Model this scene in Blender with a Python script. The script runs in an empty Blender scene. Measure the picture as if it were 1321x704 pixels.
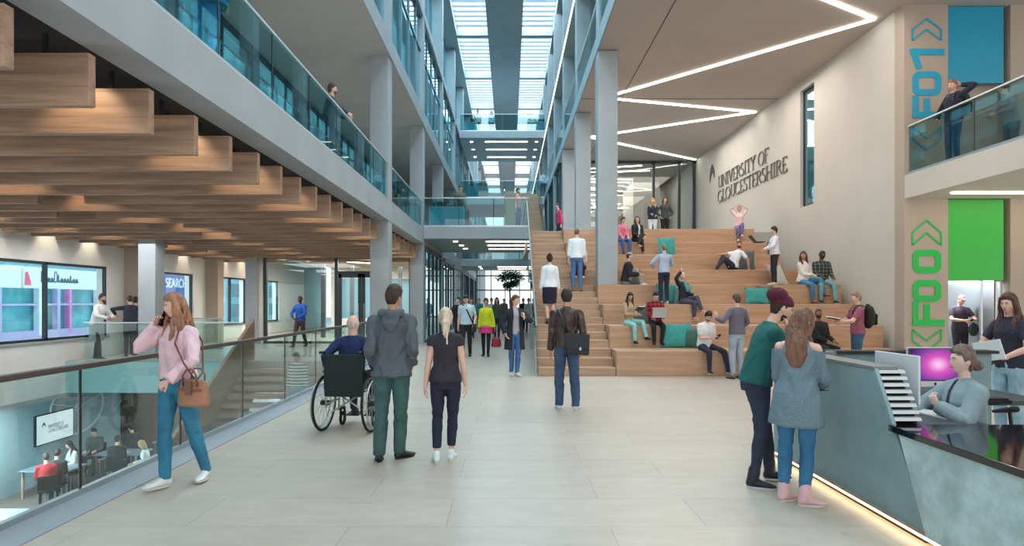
import bpy, bmesh, math, random
import numpy as np
from mathutils import Vector, Matrix, noise
random.seed(7)
SC = bpy.context.scene
COL = SC.collection
# ------------------------------------------------------------------ camera
F = 800.0; VX = 657.0; VY = 388.0; EYE = 1.6       # focal length in pixels of the 1321x704 frame
cam = bpy.data.cameras.new('camera'); camo = bpy.data.objects.new('camera', cam); COL.objects.link(camo)
camo.location = (0, 0, EYE); camo.rotation_euler = (math.pi/2, 0, 0)
cam.sensor_width = 36; cam.sensor_fit = 'HORIZONTAL'; cam.lens = 36*F/1321
cam.shift_x = (660.5-VX)/1321; cam.shift_y = (VY-352)/1321
cam.clip_start = 0.05; cam.clip_end = 400
SC.camera = camo
# ------------------------------------------------------------------ world and exposure
W = bpy.data.worlds.new('world'); SC.world = W; W.use_nodes = True
_nt = W.node_tree; _bg = _nt.nodes['Background']
D0_ = 16.5
_tc = _nt.nodes.new('ShaderNodeTexCoord'); _sx = _nt.nodes.new('ShaderNodeSeparateXYZ'); _cr = _nt.nodes.new('ShaderNodeValToRGB')
_nt.links.new(_tc.outputs['Generated'], _sx.inputs[0]); _nt.links.new(_sx.outputs['Z'], _cr.inputs[0]); _nt.links.new(_cr.outputs[0], _bg.inputs[0])
_cr.color_ramp.elements[0].position = 0.0; _cr.color_ramp.elements[0].color = (1.0, 0.975, 0.94, 1)
_cr.color_ramp.elements[1].position = 0.9; _cr.color_ramp.elements[1].color = (0.62, 0.84, 1.0, 1)
_bg.inputs[1].default_value = 1.25
SC.view_settings.view_transform = 'Standard'; SC.view_settings.look = 'None'
SC.view_settings.exposure = 0.35; SC.view_settings.gamma = 1.0; SC.view_settings.use_curve_mapping = False
SC.cycles.use_denoising = True
SC.cycles.max_bounces = 9; SC.cycles.diffuse_bounces = 5; SC.cycles.glossy_bounces = 4
SC.cycles.transparent_max_bounces = 24; SC.cycles.transmission_bounces = 6
SC.cycles.sample_clamp_indirect = 4.0
SC.cycles.caustics_reflective = False; SC.cycles.caustics_refractive = False
def area_light(name, loc, rot, sx, sy, power, color=(1, 1, 1)):
    l = bpy.data.lights.new(name, 'AREA'); l.shape = 'RECTANGLE'; l.size = sx; l.size_y = sy; l.energy = power; l.color = color
    o = bpy.data.objects.new(name, l); o.location = loc; o.rotation_euler = rot; COL.objects.link(o); return o
def spot_light(name, loc, power, color=(1, .78, .5), angle=70, target=None, r=.03):
    l = bpy.data.lights.new(name, 'SPOT'); l.energy = power; l.color = color; l.spot_size = math.radians(angle); l.spot_blend = .6; l.shadow_soft_size = r
    o = bpy.data.objects.new(name, l); o.location = loc
    if target: o.rotation_euler = (Vector(target)-Vector(loc)).to_track_quat('-Z', 'Y').to_euler()
    COL.objects.link(o); return o
# daylight falling through the roof lights, one light per glazed strip of the roof
area_light('rooflight_daylight', (-2.0, 34, 16.9), (0, 0, 0), 1.7, 70, 3000, (.60, .86, 1))
area_light('rooflight_daylight', (1.5, 34, 16.9), (0, 0, 0), 1.7, 70, 3000, (.60, .86, 1))
area_light('street_fill', (-17.5, 38, 9), (0, math.radians(-58), 0), 8, 40, 9000, (.93, .98, 1))  # added sky fill outdoors to brighten the street facade
# lighting of the rooms, with fill lights added for brightness
for y in (6, 12, 18, 24): area_light('hall_fill', (5.6, y, 8.0), (0, 0, 0), 5.5, 3.5, 150, (1, .90, .80))  # added fill under the hall ceiling, no fitting there
for y in (8, 14, 20): area_light('lower_fill', (-8, y, -.88) if y > D0_ else (-12.5, y, -.97), (0, 0, 0), 1.0, 3, 330, (.86, .96, 1))  # added fill to lift the dark lower floor and its wall
area_light('back_room_fill', (-6.4, 27.5, 3.2), (0, 0, 0), 4, 5, 520, (1, .93, .80))  # added fill to brighten the room behind the glass screen
for y in (10, 15, 20): area_light('side_gallery_fill', (-9.6 if y < 16 else -8, y, 3.12), (0, 0, 0), 2.6, 3, 75, (.96, .97, 1))  # added fill below the baffles for the gallery walls and floor
area_light('upper_room_fill', (-6.3, 40, 12.1), (0, 0, 0), 4, 70, 3600, (.70, .93, 1))  # added fill behind the left curtain wall to make it glow
area_light('top_room_fill', (-6.3, 30, 16.3), (0, 0, 0), 4, 40, 3600, (.70, .93, 1))  # added fill to light up the top left panes
area_light('upper_room_fill', (6.3, 40, 12.0), (0, 0, 0), 4, 70, 2400, (.74, .93, 1))  # added fill behind the right upper glazing
area_light('office_light', (-9, 16, 7.9), (0, 0, 0), 3, 30, 80, (.8, .93, 1))
area_light('gallery_soffit_fill', (-5.2, 12, 4.5), (math.pi, 0, 0), 1.6, 26, 90, (.92, .96, 1))  # added upward fill that lightens the gallery soffit
area_light('corridor_room_light', (-6.3, 45, 3.5), (0, 0, 0), 4, 24, 600, (.8, .97, 1))
area_light('landing_room_light', (5.8, 38, 7.9), (0, 0, 0), 4, 12, 300, (1, .92, .82))

# ------------------------------------------------------------------ materials
def srgb(r, g, b):
    f = lambda c: (c/255)/12.92 if c/255 <= .04045 else (((c/255)+.055)/1.055)**2.4
    return (f(r), f(g), f(b), 1)
_MATS = {}
def mat(name, col, rough=.6, metal=0, var=.0, scale=4, bump=0, bscale=30, emit=0, spec=.5, stretch=None, ecol=None):
    """plain principled material, colour varied by noise"""
    if name in _MATS: return _MATS[name]
    m = bpy.data.materials.new(name); m.use_nodes = True; nt = m.node_tree; b = nt.nodes['Principled BSDF']
    b.inputs['Base Color'].default_value = col; b.inputs['Roughness'].default_value = rough
    b.inputs['Metallic'].default_value = metal; b.inputs['Specular IOR Level'].default_value = spec
    tc = nt.nodes.new('ShaderNodeTexCoord'); mp = nt.nodes.new('ShaderNodeMapping'); nt.links.new(tc.outputs['Object'], mp.inputs[0])
    if stretch: mp.inputs['Scale'].default_value = stretch
    n = nt.nodes.new('ShaderNodeTexNoise'); n.inputs['Scale'].default_value = scale; n.inputs['Detail'].default_value = 6; n.inputs['Roughness'].default_value = .6
    nt.links.new(mp.outputs[0], n.inputs['Vector'])
    cr = nt.nodes.new('ShaderNodeValToRGB'); nt.links.new(n.outputs['Fac'], cr.inputs[0])
    lo = tuple(c*(1-var) for c in col[:3])+(1,); hi = tuple(min(1, c*(1+var)) for c in col[:3])+(1,)
    cr.color_ramp.elements[0].position = .35; cr.color_ramp.elements[0].color = lo
    cr.color_ramp.elements[1].position = .65; cr.color_ramp.elements[1].color = hi
    nt.links.new(cr.outputs[0], b.inputs['Base Color'])
    if bump:
        n2 = nt.nodes.new('ShaderNodeTexNoise'); n2.inputs['Scale'].default_value = bscale; n2.inputs['Detail'].default_value = 4
        nt.links.new(mp.outputs[0], n2.inputs['Vector'])
        bp = nt.nodes.new('ShaderNodeBump'); bp.inputs['Strength'].default_value = bump; bp.inputs['Distance'].default_value = .02
        nt.links.new(n2.outputs['Fac'], bp.inputs['Height']); nt.links.new(bp.outputs[0], b.inputs['Normal'])
    if emit:
        b.inputs['Emission Color'].default_value = ecol or col; b.inputs['Emission Strength'].default_value = emit
    _MATS[name] = m; return m
def glass_mat(name, tint=(.8, .93, .93), refl=.08, power=1.0, rough=0.0, glosscol=(1, 1, 1)):
    """thin pane: tinted transparent mixed with a mirror by fresnel"""
    m = bpy.data.materials.new(name); m.use_nodes = True; nt = m.node_tree
    for n in list(nt.nodes): nt.nodes.remove(n)
    out = nt.nodes.new('ShaderNodeOutputMaterial'); mx = nt.nodes.new('ShaderNodeMixShader')
    tr = nt.nodes.new('ShaderNodeBsdfTransparent'); tr.inputs[0].default_value = (*tint, 1)
    gl = nt.nodes.new('ShaderNodeBsdfGlossy'); gl.inputs['Roughness'].default_value = rough; gl.inputs[0].default_value = (*glosscol, 1)
    lw = nt.nodes.new('ShaderNodeLayerWeight'); lw.inputs['Blend'].default_value = .5
    p = nt.nodes.new('ShaderNodeMath'); p.operation = 'POWER'; p.inputs[1].default_value = 4
    nt.links.new(lw.outputs['Facing'], p.inputs[0])
    ml = nt.nodes.new('ShaderNodeMath'); ml.operation = 'MULTIPLY_ADD'; ml.inputs[1].default_value = power*(1-refl); ml.inputs[2].default_value = refl
    nt.links.new(p.outputs[0], ml.inputs[0]); nt.links.new(ml.outputs[0], mx.inputs[0])
    nt.links.new(tr.outputs[0], mx.inputs[1]); nt.links.new(gl.outputs[0], mx.inputs[2]); nt.links.new(mx.outputs[0], out.inputs[0])
    return m
def emis(name, col, s):
    m = bpy.data.materials.new(name); m.use_nodes = True; nt = m.node_tree
    for n in list(nt.nodes): nt.nodes.remove(n)
    out = nt.nodes.new('ShaderNodeOutputMaterial'); e = nt.nodes.new('ShaderNodeEmission'); e.inputs[0].default_value = col; e.inputs[1].default_value = s
    nt.links.new(e.outputs[0], out.inputs[0]); return m
def wood_mat(name, c1, c2, axis='X', plank=.0, rough=.55, gscale=1.0):
    m = bpy.data.materials.new(name); m.use_nodes = True; nt = m.node_tree; b = nt.nodes['Principled BSDF']
    b.inputs['Roughness'].default_value = rough
    tc = nt.nodes.new('ShaderNodeTexCoord'); mp = nt.nodes.new('ShaderNodeMapping'); nt.links.new(tc.outputs['Object'], mp.inputs[0])
    st = {'X': (.6, 9, 9), 'Y': (9, .6, 9), 'Z': (9, 9, .6)}[axis]
    mp.inputs['Scale'].default_value = tuple(v*gscale for v in st)
    n = nt.nodes.new('ShaderNodeTexNoise'); n.inputs['Scale'].default_value = 1.6; n.inputs['Detail'].default_value = 8; n.inputs['Roughness'].default_value = .65; n.inputs['Distortion'].default_value = .6
    nt.links.new(mp.outputs[0], n.inputs['Vector'])
    cr = nt.nodes.new('ShaderNodeValToRGB'); nt.links.new(n.outputs['Fac'], cr.inputs[0])
    cr.color_ramp.elements[0].position = .3; cr.color_ramp.elements[0].color = c1
    cr.color_ramp.elements[1].position = .7; cr.color_ramp.elements[1].color = c2
    nt.links.new(cr.outputs[0], b.inputs['Base Color'])
    bp = nt.nodes.new('ShaderNodeBump'); bp.inputs['Strength'].default_value = .15; bp.inputs['Distance'].default_value = .01
    nt.links.new(n.outputs['Fac'], bp.inputs['Height']); nt.links.new(bp.outputs[0], b.inputs['Normal'])
    return m
def floor_mat():
    m = bpy.data.materials.new('stone_floor'); m.use_nodes = True; nt = m.node_tree; b = nt.nodes['Principled BSDF']
    tc = nt.nodes.new('ShaderNodeTexCoord'); mp = nt.nodes.new('ShaderNodeMapping'); nt.links.new(tc.outputs['Object'], mp.inputs[0])
    mp.inputs['Location'].default_value = (.45, -.06, 0)
    br = nt.nodes.new('ShaderNodeTexBrick'); br.inputs['Scale'].default_value = 1; br.inputs['Brick Width'].default_value = 1.85; br.inputs['Row Height'].default_value = .31*2
    br.inputs['Mortar Size'].default_value = .004; br.inputs['Mortar Smooth'].default_value = .3; br.offset = .37; br.inputs['Bias'].default_value = 0
    br.inputs['Color1'].default_value = srgb(196, 184, 171); br.inputs['Color2'].default_value = srgb(187, 176, 163); br.inputs['Mortar'].default_value = srgb(158, 149, 140)
    nt.links.new(mp.outputs[0], br.inputs['Vector'])
    n = nt.nodes.new('ShaderNodeTexNoise'); n.inputs['Scale'].default_value = 2.2; n.inputs['Detail'].default_value = 9; n.inputs['Roughness'].default_value = .7
    mp2 = nt.nodes.new('ShaderNodeMapping'); mp2.inputs['Scale'].default_value = (1, 2.6, 1); nt.links.new(tc.outputs['Object'], mp2.inputs[0]); nt.links.new(mp2.outputs[0], n.inputs['Vector'])
    cr = nt.nodes.new('ShaderNodeValToRGB'); cr.color_ramp.elements[0].position = .3; cr.color_ramp.elements[0].color = (.85, .84, .83, 1); cr.color_ramp.elements[1].position = .62; cr.color_ramp.elements[1].color = (1, 1, 1, 1)
    nt.links.new(n.outputs['Fac'], cr.inputs[0])
    mx = nt.nodes.new('ShaderNodeMix'); mx.data_type = 'RGBA'; mx.blend_type = 'MULTIPLY'; mx.inputs[0].default_value = 1
    nt.links.new(br.outputs['Color'], mx.inputs[6]); nt.links.new(cr.outputs[0], mx.inputs[7])
    # dark pits
    v = nt.nodes.new('ShaderNodeTexNoise'); v.inputs['Scale'].default_value = 5.5; v.inputs['Detail'].default_value = 3; nt.links.new(tc.outputs['Object'], v.inputs['Vector'])
    cr2 = nt.nodes.new('ShaderNodeValToRGB'); cr2.color_ramp.elements[0].position = .205; cr2.color_ramp.elements[0].color = (.4, .38, .36, 1); cr2.color_ramp.elements[1].position = .25; cr2.color_ramp.elements[1].color = (1, 1, 1, 1)
    nt.links.new(v.outputs['Fac'], cr2.inputs[0])
    mx2 = nt.nodes.new('ShaderNodeMix'); mx2.data_type = 'RGBA'; mx2.blend_type = 'MULTIPLY'; mx2.inputs[0].default_value = 1
    nt.links.new(mx.outputs[2], mx2.inputs[6]); nt.links.new(cr2.outputs[0], mx2.inputs[7])
    nt.links.new(mx2.outputs[2], b.inputs['Base Color']); b.inputs['Roughness'].default_value = .36; b.inputs['Specular IOR Level'].default_value = .45
    return m
M = dict(
    floor=floor_mat(),
    conc=mat('concrete', srgb(176, 178, 178), .75, var=.07, scale=.9, bump=.12, bscale=12),
    conc_col=mat('column_concrete', srgb(160, 166, 170), .7, var=.06, scale=1.3, bump=.12, bscale=14),
    conc_warm=mat('warm_concrete', srgb(190, 181, 170), .8, var=.06, scale=.7, bump=.1, bscale=9),
    conc_wall=mat('wall_concrete', srgb(202, 199, 192), .8, var=.045, scale=.5, bump=.1, bscale=8),
    conc_soffit=mat('soffit_concrete', srgb(178, 176, 170), .85, var=.05, scale=.5),
    beige=mat('beige_board', srgb(178, 164, 150), .7, var=.03, scale=1),
    paint=mat('white_wall_paint', srgb(232, 232, 228), .7, var=.02),
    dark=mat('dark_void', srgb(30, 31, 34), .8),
    frame=mat('dark_frame', srgb(52, 62, 68), .45, metal=.3),
    steel=mat('brushed_steel', srgb(190, 196, 198), .3, metal=.9),
    rail=mat('dark_handrail', srgb(92, 84, 80), .35, metal=.4),
    railtop=mat('pale_handrail', srgb(190, 200, 202), .3, metal=.6),
    teal=mat('teal_planter', srgb(96, 164, 172), .4, var=.05),
    desk=mat('desk_concrete', srgb(132, 160, 164), .5, var=.12, scale=2.2, bump=.12, bscale=12),
    desk2=mat('desk_rough_concrete', srgb(176, 200, 202), .55, var=.2, scale=5, bump=.4, bscale=22),
    black=mat('black_gloss', srgb(16, 17, 19), .06, spec=.8),
    blackm=mat('black_matt', srgb(22, 23, 25), .5),
    rubber=mat('black_rubber', srgb(20, 20, 22), .7),
    white=mat('white_plastic', srgb(225, 230, 232), .3),
    paper=mat('white_paper', srgb(240, 240, 236), .7),
    alu=mat('aluminium', srgb(196, 202, 206), .28, metal=.85),
    blue_panel=mat('blue_panel', srgb(34, 156, 194), .35, var=.03),
    green_panel=mat('green_panel', srgb(48, 182, 62), .4, var=.03),
    blue_paint=mat('blue_wall_paint', srgb(32, 160, 196), .6),
    green_paint=mat('green_wall_paint', srgb(30, 186, 80), .6),
    letter=mat('sign_letter_grey', srgb(112, 110, 104), .5),
    leaf=mat('leaf_green', srgb(40, 84, 38), .6, var=.4, scale=20),
    slat=wood_mat('baffle_oak', srgb(128, 104, 86), srgb(180, 150, 126), 'X'),
    oak=wood_mat('bleacher_oak', srgb(166, 130, 104), srgb(200, 164, 134), 'X', gscale=.7),
    oakd=wood_mat('stair_oak', srgb(158, 126, 102), srgb(194, 160, 132), 'X', gscale=.7),
    glass=glass_mat('balustrade_glass', (.84, .95, .95), .05, .8),
    glassd=glass_mat('tinted_glass', (.56, .76, .79), .07, .5),
    curtain=glass_mat('curtain_wall_glass', (.46, .74, .80), .22, .9, .02, (.85, .97, 1)),
    glassg=glass_mat('gallery_glass', (.62, .86, .90), .05, .45), glassb=glass_mat('balcony_glass', (.62, .74, .74), .035, .2),
    clear=glass_mat('clear_glass', (.9, .96, .97), .05, .8),
    led=emis('warm_led', (1, .86, .66, 1), 9),
    ledw=emis('white_led', (1, .95, .86, 1), 9),
    downl=emis('downlight_lens', (1, .9, .75, 1), 12),
)
# ------------------------------------------------------------------ mesh helpers
def at(x, y, D):
    """world point seen at pixel (x, y) at depth D"""
    return Vector(((x-VX)/F*D, D, EYE+(VY-y)/F*D))
def tag(o, label=None, cat=None, group=None, kind=None):
    if label: o['label'] = label
    if cat: o['category'] = cat
    if group: o['group'] = group
    if kind: o['kind'] = kind
    return o
def empty(name, loc=(0, 0, 0), rz=0, label=None, cat=None, group=None, kind=None):
    o = bpy.data.objects.new(name, None); o.location = loc; o.rotation_euler = (0, 0, rz); o.empty_display_size = .1
    COL.objects.link(o); return tag(o, label, cat, group, kind)
class MB:
    def __init__(s): s.v = []; s.f = []
    def add(s, vs, fs):
        n = len(s.v); s.v += [tuple(p) for p in vs]; s.f += [tuple(i+n for i in f) for f in fs]; return s
    def box(s, x0, x1, y0, y1, z0, z1):
        if x0 > x1: x0, x1 = x1, x0
        if y0 > y1: y0, y1 = y1, y0
        if z0 > z1: z0, z1 = z1, z0
        return s.add([(x0, y0, z0), (x1, y0, z0), (x1, y1, z0), (x0, y1, z0), (x0, y0, z1), (x1, y0, z1), (x1, y1, z1), (x0, y1, z1)],
                     [(0, 3, 2, 1), (4, 5, 6, 7), (0, 1, 5, 4), (1, 2, 6, 5), (2, 3, 7, 6), (3, 0, 4, 7)])
    def prism(s, poly, ext):
        """poly: 3D points, ext: extrusion vector"""
        P = [Vector(p) for p in poly]; E = Vector(ext); n = len(P)
        nrm = Vector((0, 0, 0))
        for i in range(n): nrm += P[i].cross(P[(i+1) % n])
        if nrm.dot(E) > 0: P = P[::-1]
        fs = [tuple(range(n)), tuple(range(2*n-1, n-1, -1))]+[(i, i+n, (i+1) % n+n, (i+1) % n) for i in range(n)]
        return s.add(P+[p+E for p in P], fs)
    def obox(s, c, ax, ay, az):
        """oriented box: centre and three half-axis vectors"""
        c, ax, ay, az = Vector(c), Vector(ax), Vector(ay), Vector(az)
        vs = [c+i*ax+j*ay+k*az for k in (-1, 1) for (i, j) in ((-1, -1), (1, -1), (1, 1), (-1, 1))]
        fs = [(0, 3, 2, 1), (4, 5, 6, 7), (0, 1, 5, 4), (1, 2, 6, 5), (2, 3, 7, 6), (3, 0, 4, 7)]
        if ax.cross(ay).dot(az) < 0: fs = [f[::-1] for f in fs]
        return s.add(vs, fs)
    def bar(s, a, b, w, h, up=(0, 0, 1)):
        a, b = Vector(a), Vector(b); d = (b-a); L = d.length; d.normalize(); u = Vector(up); sx = d.cross(u)
        if sx.length < 1e-4: sx = d.cross(Vector((0, 1, 0)))
        sx.normalize(); u = sx.cross(d).normalized()
        return s.obox((a+b)/2, sx*w/2, d*L/2, u*h/2)
    def loft(s, rings, cap=True):
        n = len(rings[0]); base = len(s.v)
        for r in rings: s.v += [tuple(p) for p in r]
        for k in range(len(rings)-1):
            for i in range(n):
                j = (i+1) % n; a = base+k*n
                s.f.append((a+i, a+j, a+n+j, a+n+i))
        if cap:
            s.f.append(tuple(base+i for i in range(n))[::-1]); s.f.append(tuple(base+(len(rings)-1)*n+i for i in range(n)))
        return s
    def tube(s, pts, rad, seg=8, ref=None, cap=True, round_ends=False, xy=None):
        """tube along points; rad per point (scalar or (ra, rb)); ref: direction of the 'ra' axis"""
        P = [Vector(p) for p in pts]; n = len(P)
        R = list(rad) if isinstance(rad, (list, tuple)) and len(rad) == n else [rad]*n
        R = [(r, r) if not isinstance(r, (tuple, list)) else r for r in R]
        T = []
        for i in range(n):
            t = (P[min(i+1, n-1)]-P[max(i-1, 0)])
            T.append(t.normalized() if t.length > 1e-9 else Vector((0, 0, 1)))
        if round_ends:
            P0, R0, T0 = P, R, T; P, R, T = [], [], []
            r = min(R0[0]);  
            for k in (85, 60, 30):
                a = math.radians(k); P.append(P0[0]-T0[0]*r*math.sin(a)); R.append((R0[0][0]*math.cos(a), R0[0][1]*math.cos(a))); T.append(T0[0])
            P += P0; R += R0; T += T0; r = min(R0[-1])
            for k in (30, 60, 85):
                a = math.radians(k); P.append(P0[-1]+T0[-1]*r*math.sin(a)); R.append((R0[-1][0]*math.cos(a), R0[-1][1]*math.cos(a))); T.append(T0[-1])
        u = Vector(ref) if ref is not None else (Vector((1, 0, 0)) if abs(T[0].x) < .8 else Vector((0, 1, 0)))
        rings = []
        for p, r, t in zip(P, R, T):
            uu = u-t*u.dot(t)
            if uu.length < 1e-3: uu = t.orthogonal()
            uu.normalize(); vv = t.cross(uu)
            if ref is None: u = uu
            rings.append([p+uu*r[0]*math.cos(2*math.pi*i/seg)+vv*r[1]*math.sin(2*math.pi*i/seg) for i in range(seg)])
        return s.loft(rings, cap)
    def ball(s, c, r, seg=12, rings=8, M3=None):
        c = Vector(c); r = (r, r, r) if not isinstance(r, (tuple, list)) else r
        rr = []
        for k in range(rings+1):
            th = math.pi*(k+.02 if k == 0 else (k-.02 if k == rings else k))/rings
            ring = []
            for i in range(seg):
                ph = 2*math.pi*i/seg
                p = Vector((r[0]*math.sin(th)*math.cos(ph), r[1]*math.sin(th)*math.sin(ph), -r[2]*math.cos(th)))
                if M3: p = M3 @ p
                ring.append(c+p)
            rr.append(ring)
        return s.loft(rr)
    def ring(s, c, ax, R, r, seg=40, sub=8):
        """torus with axis ax"""
        ax = Vector(ax).normalized(); u = ax.orthogonal().normalized(); v = ax.cross(u); c = Vector(c)
        vs = []; fs = []
        for i in range(seg):
            a = 2*math.pi*i/seg; d = u*math.cos(a)+v*math.sin(a)
            for k in range(sub):
                b = 2*math.pi*k/sub; vs.append(c+d*(R+r*math.cos(b))+ax*r*math.sin(b))
        for i in range(seg):
            for k in range(sub):
                i2 = (i+1) % seg; k2 = (k+1) % sub
                fs.append((i*sub+k, i2*sub+k, i2*sub+k2, i*sub+k2))
        return s.add(vs, fs)
    def mesh(s, name='mesh'):
        me = bpy.data.meshes.new(name); me.from_pydata(s.v, [], s.f); me.validate(clean_customdata=False); return me
    def build(s, name, m, parent=None, smooth=False, bevel=0, label=None, cat=None, group=None, kind=None, local=False):
        me = s.mesh(name)
        if m: me.materials.append(m)
        if smooth: me.polygons.foreach_set('use_smooth', [True]*len(me.polygons))
        o = bpy.data.objects.new(name, me); COL.objects.link(o)
        if parent is not None:
            o.parent = parent
            if not local:
                o.matrix_parent_inverse = pmat(parent).inverted()
        if bevel:
            b = o.modifiers.new('bevel', 'BEVEL'); b.width = bevel; b.segments = 2; b.limit_method = 'ANGLE'
        return tag(o, label, cat, group, kind)
def pmat(o):
    m = Matrix.LocRotScale(o.location, o.rotation_euler, o.scale)
    return pmat(o.parent) @ (o.matrix_parent_inverse @ m) if o.parent else m
def struct(name, mb, m, **k): return mb.build(name, m, kind='structure', **k)
def copy_thing(root, loc=None, rz=None, label=None):
    def cp(o, par):
        c = o.copy(); COL.objects.link(c)
        if par is not None: c.parent = par
        for ch in [x for x in o.children]: cp(ch, c)
        return c
    r = cp(root, None)
    if loc is not None: r.location = loc
    if rz is not None: r.rotation_euler = (0, 0, rz)
    if label: r['label'] = label
    return r
# ------------------------------------------------------------------ people
def bake(mb, vox=0, smooth=0, sub=0):
    """turn overlapping closed tubes into one continuous surface"""
    me = mb.mesh()
    if not vox: return me
    o = bpy.data.objects.new('tmp', me); COL.objects.link(o)
    r = o.modifiers.new('r', 'REMESH'); r.mode = 'VOXEL'; r.voxel_size = vox; r.use_smooth_shade = True
    if smooth:
        s = o.modifiers.new('s', 'SMOOTH'); s.factor = .5; s.iterations = smooth
    dg = bpy.context.evaluated_depsgraph_get(); out = bpy.data.meshes.new_from_object(o.evaluated_get(dg))
    bpy.data.objects.remove(o); bpy.data.meshes.remove(me)
    return out
def coords(me):
    a = np.empty(len(me.vertices)*3, dtype=np.float32); me.vertices.foreach_get('co', a); return a.reshape(-1, 3)
def wrinkle(me, amp, scale=9, stretch=(1, 1, .45), seed=0):
    nr = np.empty(len(me.vertices)*3, dtype=np.float32); me.vertices.foreach_get('normal', nr); nr = nr.reshape(-1, 3); co = coords(me)
    off = Vector((seed*3.1, seed*1.7, seed))
    for i in range(len(co)):
        p = Vector((co[i][0]*scale*stretch[0], co[i][1]*scale*stretch[1], co[i][2]*scale*stretch[2]))+off
        w = noise.noise(p+Vector((1, 1, 1))*noise.noise(p*.6)*1.3)
        co[i] += nr[i]*(amp*(1-abs(w)*3.2))
    me.vertices.foreach_set('co', co.ravel())
def mk(name, me, m, parent, extra=None):
    if extra is not None:     # merge a second mesh (hands) into the same object
        bm = bmesh.new(); bm.from_mesh(me); bm.from_mesh(extra); bm.to_mesh(me); bm.free()
    me.materials.clear(); me.materials.append(m)
    me.polygons.foreach_set('use_smooth', [True]*len(me.polygons)); me.update()
    o = bpy.data.objects.new(name, me); COL.objects.link(o); o.parent = parent; return o
def ik(a, t, l1, l2, pole):
    """two-bone chain from a towards t; returns joint and end"""
    a, t, pole = Vector(a), Vector(t), Vector(pole); d = t-a; L = min(d.length, (l1+l2)*.998); L = max(L, abs(l1-l2)+.02); d.normalize()
    x = (l1*l1-l2*l2+L*L)/(2*L); h = math.sqrt(max(l1*l1-x*x, 0)); n = pole-d*pole.dot(d)
    if n.length < 1e-4: n = d.orthogonal()
    n.normalize(); return a+d*x+n*h, a+d*L
def bez(a, b, c, t): return a*(1-t)**2+b*2*t*(1-t)+c*t*t
def head_point(d, kind=0):
    """surface of a head for unit direction d (x right, y front, z up), metres, centre of skull"""
    x, y, z = d
    p = Vector((x*.0735, y*.093, z*.114))
    if z < 0: p.x *= 1-.26*min(1, -z)**1.3*(1 if y > -.2 else .7); p.y *= 1-.10*(-z) if y > 0 else 1-.28*min(1, -z)
    if y > .2: p.y *= 1-.05*abs(x)*2
    g = lambda cx, cz, sx, sz: math.exp(-((x-cx)/sx)**2-((z-cz)/sz)**2) if y > 0 else 0
    p.y += .008*g(0, -.82, .30, .16)                    # chin
    p.y += .021*g(0, -.22, .11, .13)+.010*g(0, .0, .09, .18)   # nose
    p.y -= .010*(g(.36, .05, .17, .10)+g(-.36, .05, .17, .10)) # sockets
    p.y += .004*g(0, .22, .5, .08)                     # brow
    p.y += .005*g(0, -.50, .20, .06)                    # lips
    p.x += (.003 if x > 0 else -.003)*(math.exp(-((abs(x)-.7)/.2)**2-((z+.15)/.2)**2) if y > 0 else 0)
    return p
def head_mesh(mb, c, R, s, seg=28, rings=22, f=None):
    rr = []
    for k in range(rings+1):
        th = math.pi*min(max(k, .05), rings-.05)/rings; ring = []
        for i in range(seg):
            ph = 2*math.pi*i/seg; d = Vector((math.sin(th)*math.cos(ph), math.sin(th)*math.sin(ph), -math.cos(th)))
            p = head_point(d)
            if f: p = f(d, p)
            ring.append(c+R @ (p*s))
        rr.append(ring)
    mb.loft(rr)
def smooth01(a, b, x):
    t = max(0, min(1, (x-a)/(b-a))); return t*t*(3-2*t)
def hand(mb, wrist, fdir, palm, side, s, curl=.35, seg=7, spread=.06, point=False):
    """wrist point, direction of the fingers, palm normal (towards what is held), side: -1 left, 1 right"""
    f = Vector(fdir).normalized(); n = Vector(palm); n = (n-f*n.dot(f)).normalized(); lat = f.cross(n)   # thumb lies on -lat*side... decided below
    th = lat if side > 0 else -lat
    th = -th
    w = Vector(wrist)
    mb.tube([w-f*.035*s, w+f*.0*s, w+f*.035*s, w+f*.07*s, w+f*.088*s], [(.024*s, .018*s), (.026*s, .017*s), (.036*s, .016*s), (.041*s, .014*s), (.038*s, .011*s)], seg=10, ref=lat, round_ends=True)
    base = [(.031, .082, .068, .0085), (.0105, .088, .076, .009), (-.0105, .086, .070, .0085), (-.031, .078, .055, .0075)]
    for k, (o, st, L, r) in enumerate(base):
        c = curl if not point else (curl if k else 0.0)
        p = w+f*st*s+th*o*s; d = (f+th*(spread*(1.5-k))).normalized(); pts = [p-d*.02*s, p]
        ang = 0
        for seglen, a in ((.44, .9), (.32, 1.15), (.24, .8)):
            ang += c*a; dd = d*math.cos(ang)+n*math.sin(ang); p = p+dd*L*seglen*s; pts.append(p)
        mb.tube(pts, [r*s, r*s, r*.95*s, r*.88*s, r*.7*s], seg=seg, ref=lat, round_ends=True)
    b = w+f*.022*s+th*.022*s+n*.006*s; d1 = (f*.62+th*.70+n*.25).normalized(); d2 = (f*.85+th*.35+n*(.2+curl*.4)).normalized()
    mb.tube([b, b+d1*.034*s, b+d1*.034*s+d2*.026*s, b+d1*.034*s+d2*.048*s], [.0135*s, .0105*s, .0095*s, .007*s], seg=seg, ref=n, round_ends=True)
SKIN = {}
def skin(tone):
    c = {'fair': (222, 178, 158), 'pale': (226, 190, 172), 'tan': (196, 148, 120), 'brown': (132, 88, 64), 'dark': (86, 56, 42), 'pink': (224, 172, 156)}[tone]
    if tone not in SKIN: SKIN[tone] = mat('skin_'+tone, srgb(*c), .5, var=.05, scale=14)
    return SKIN[tone]
HAIR = {}
def hairm(c):
    if c not in HAIR: HAIR[c] = mat('hair_%d_%d_%d' % c, srgb(*c), .5, var=.35, scale=26, bump=.8, bscale=60, stretch=(1, 1, .12))
    return HAIR[c]
CL = {}
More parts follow.
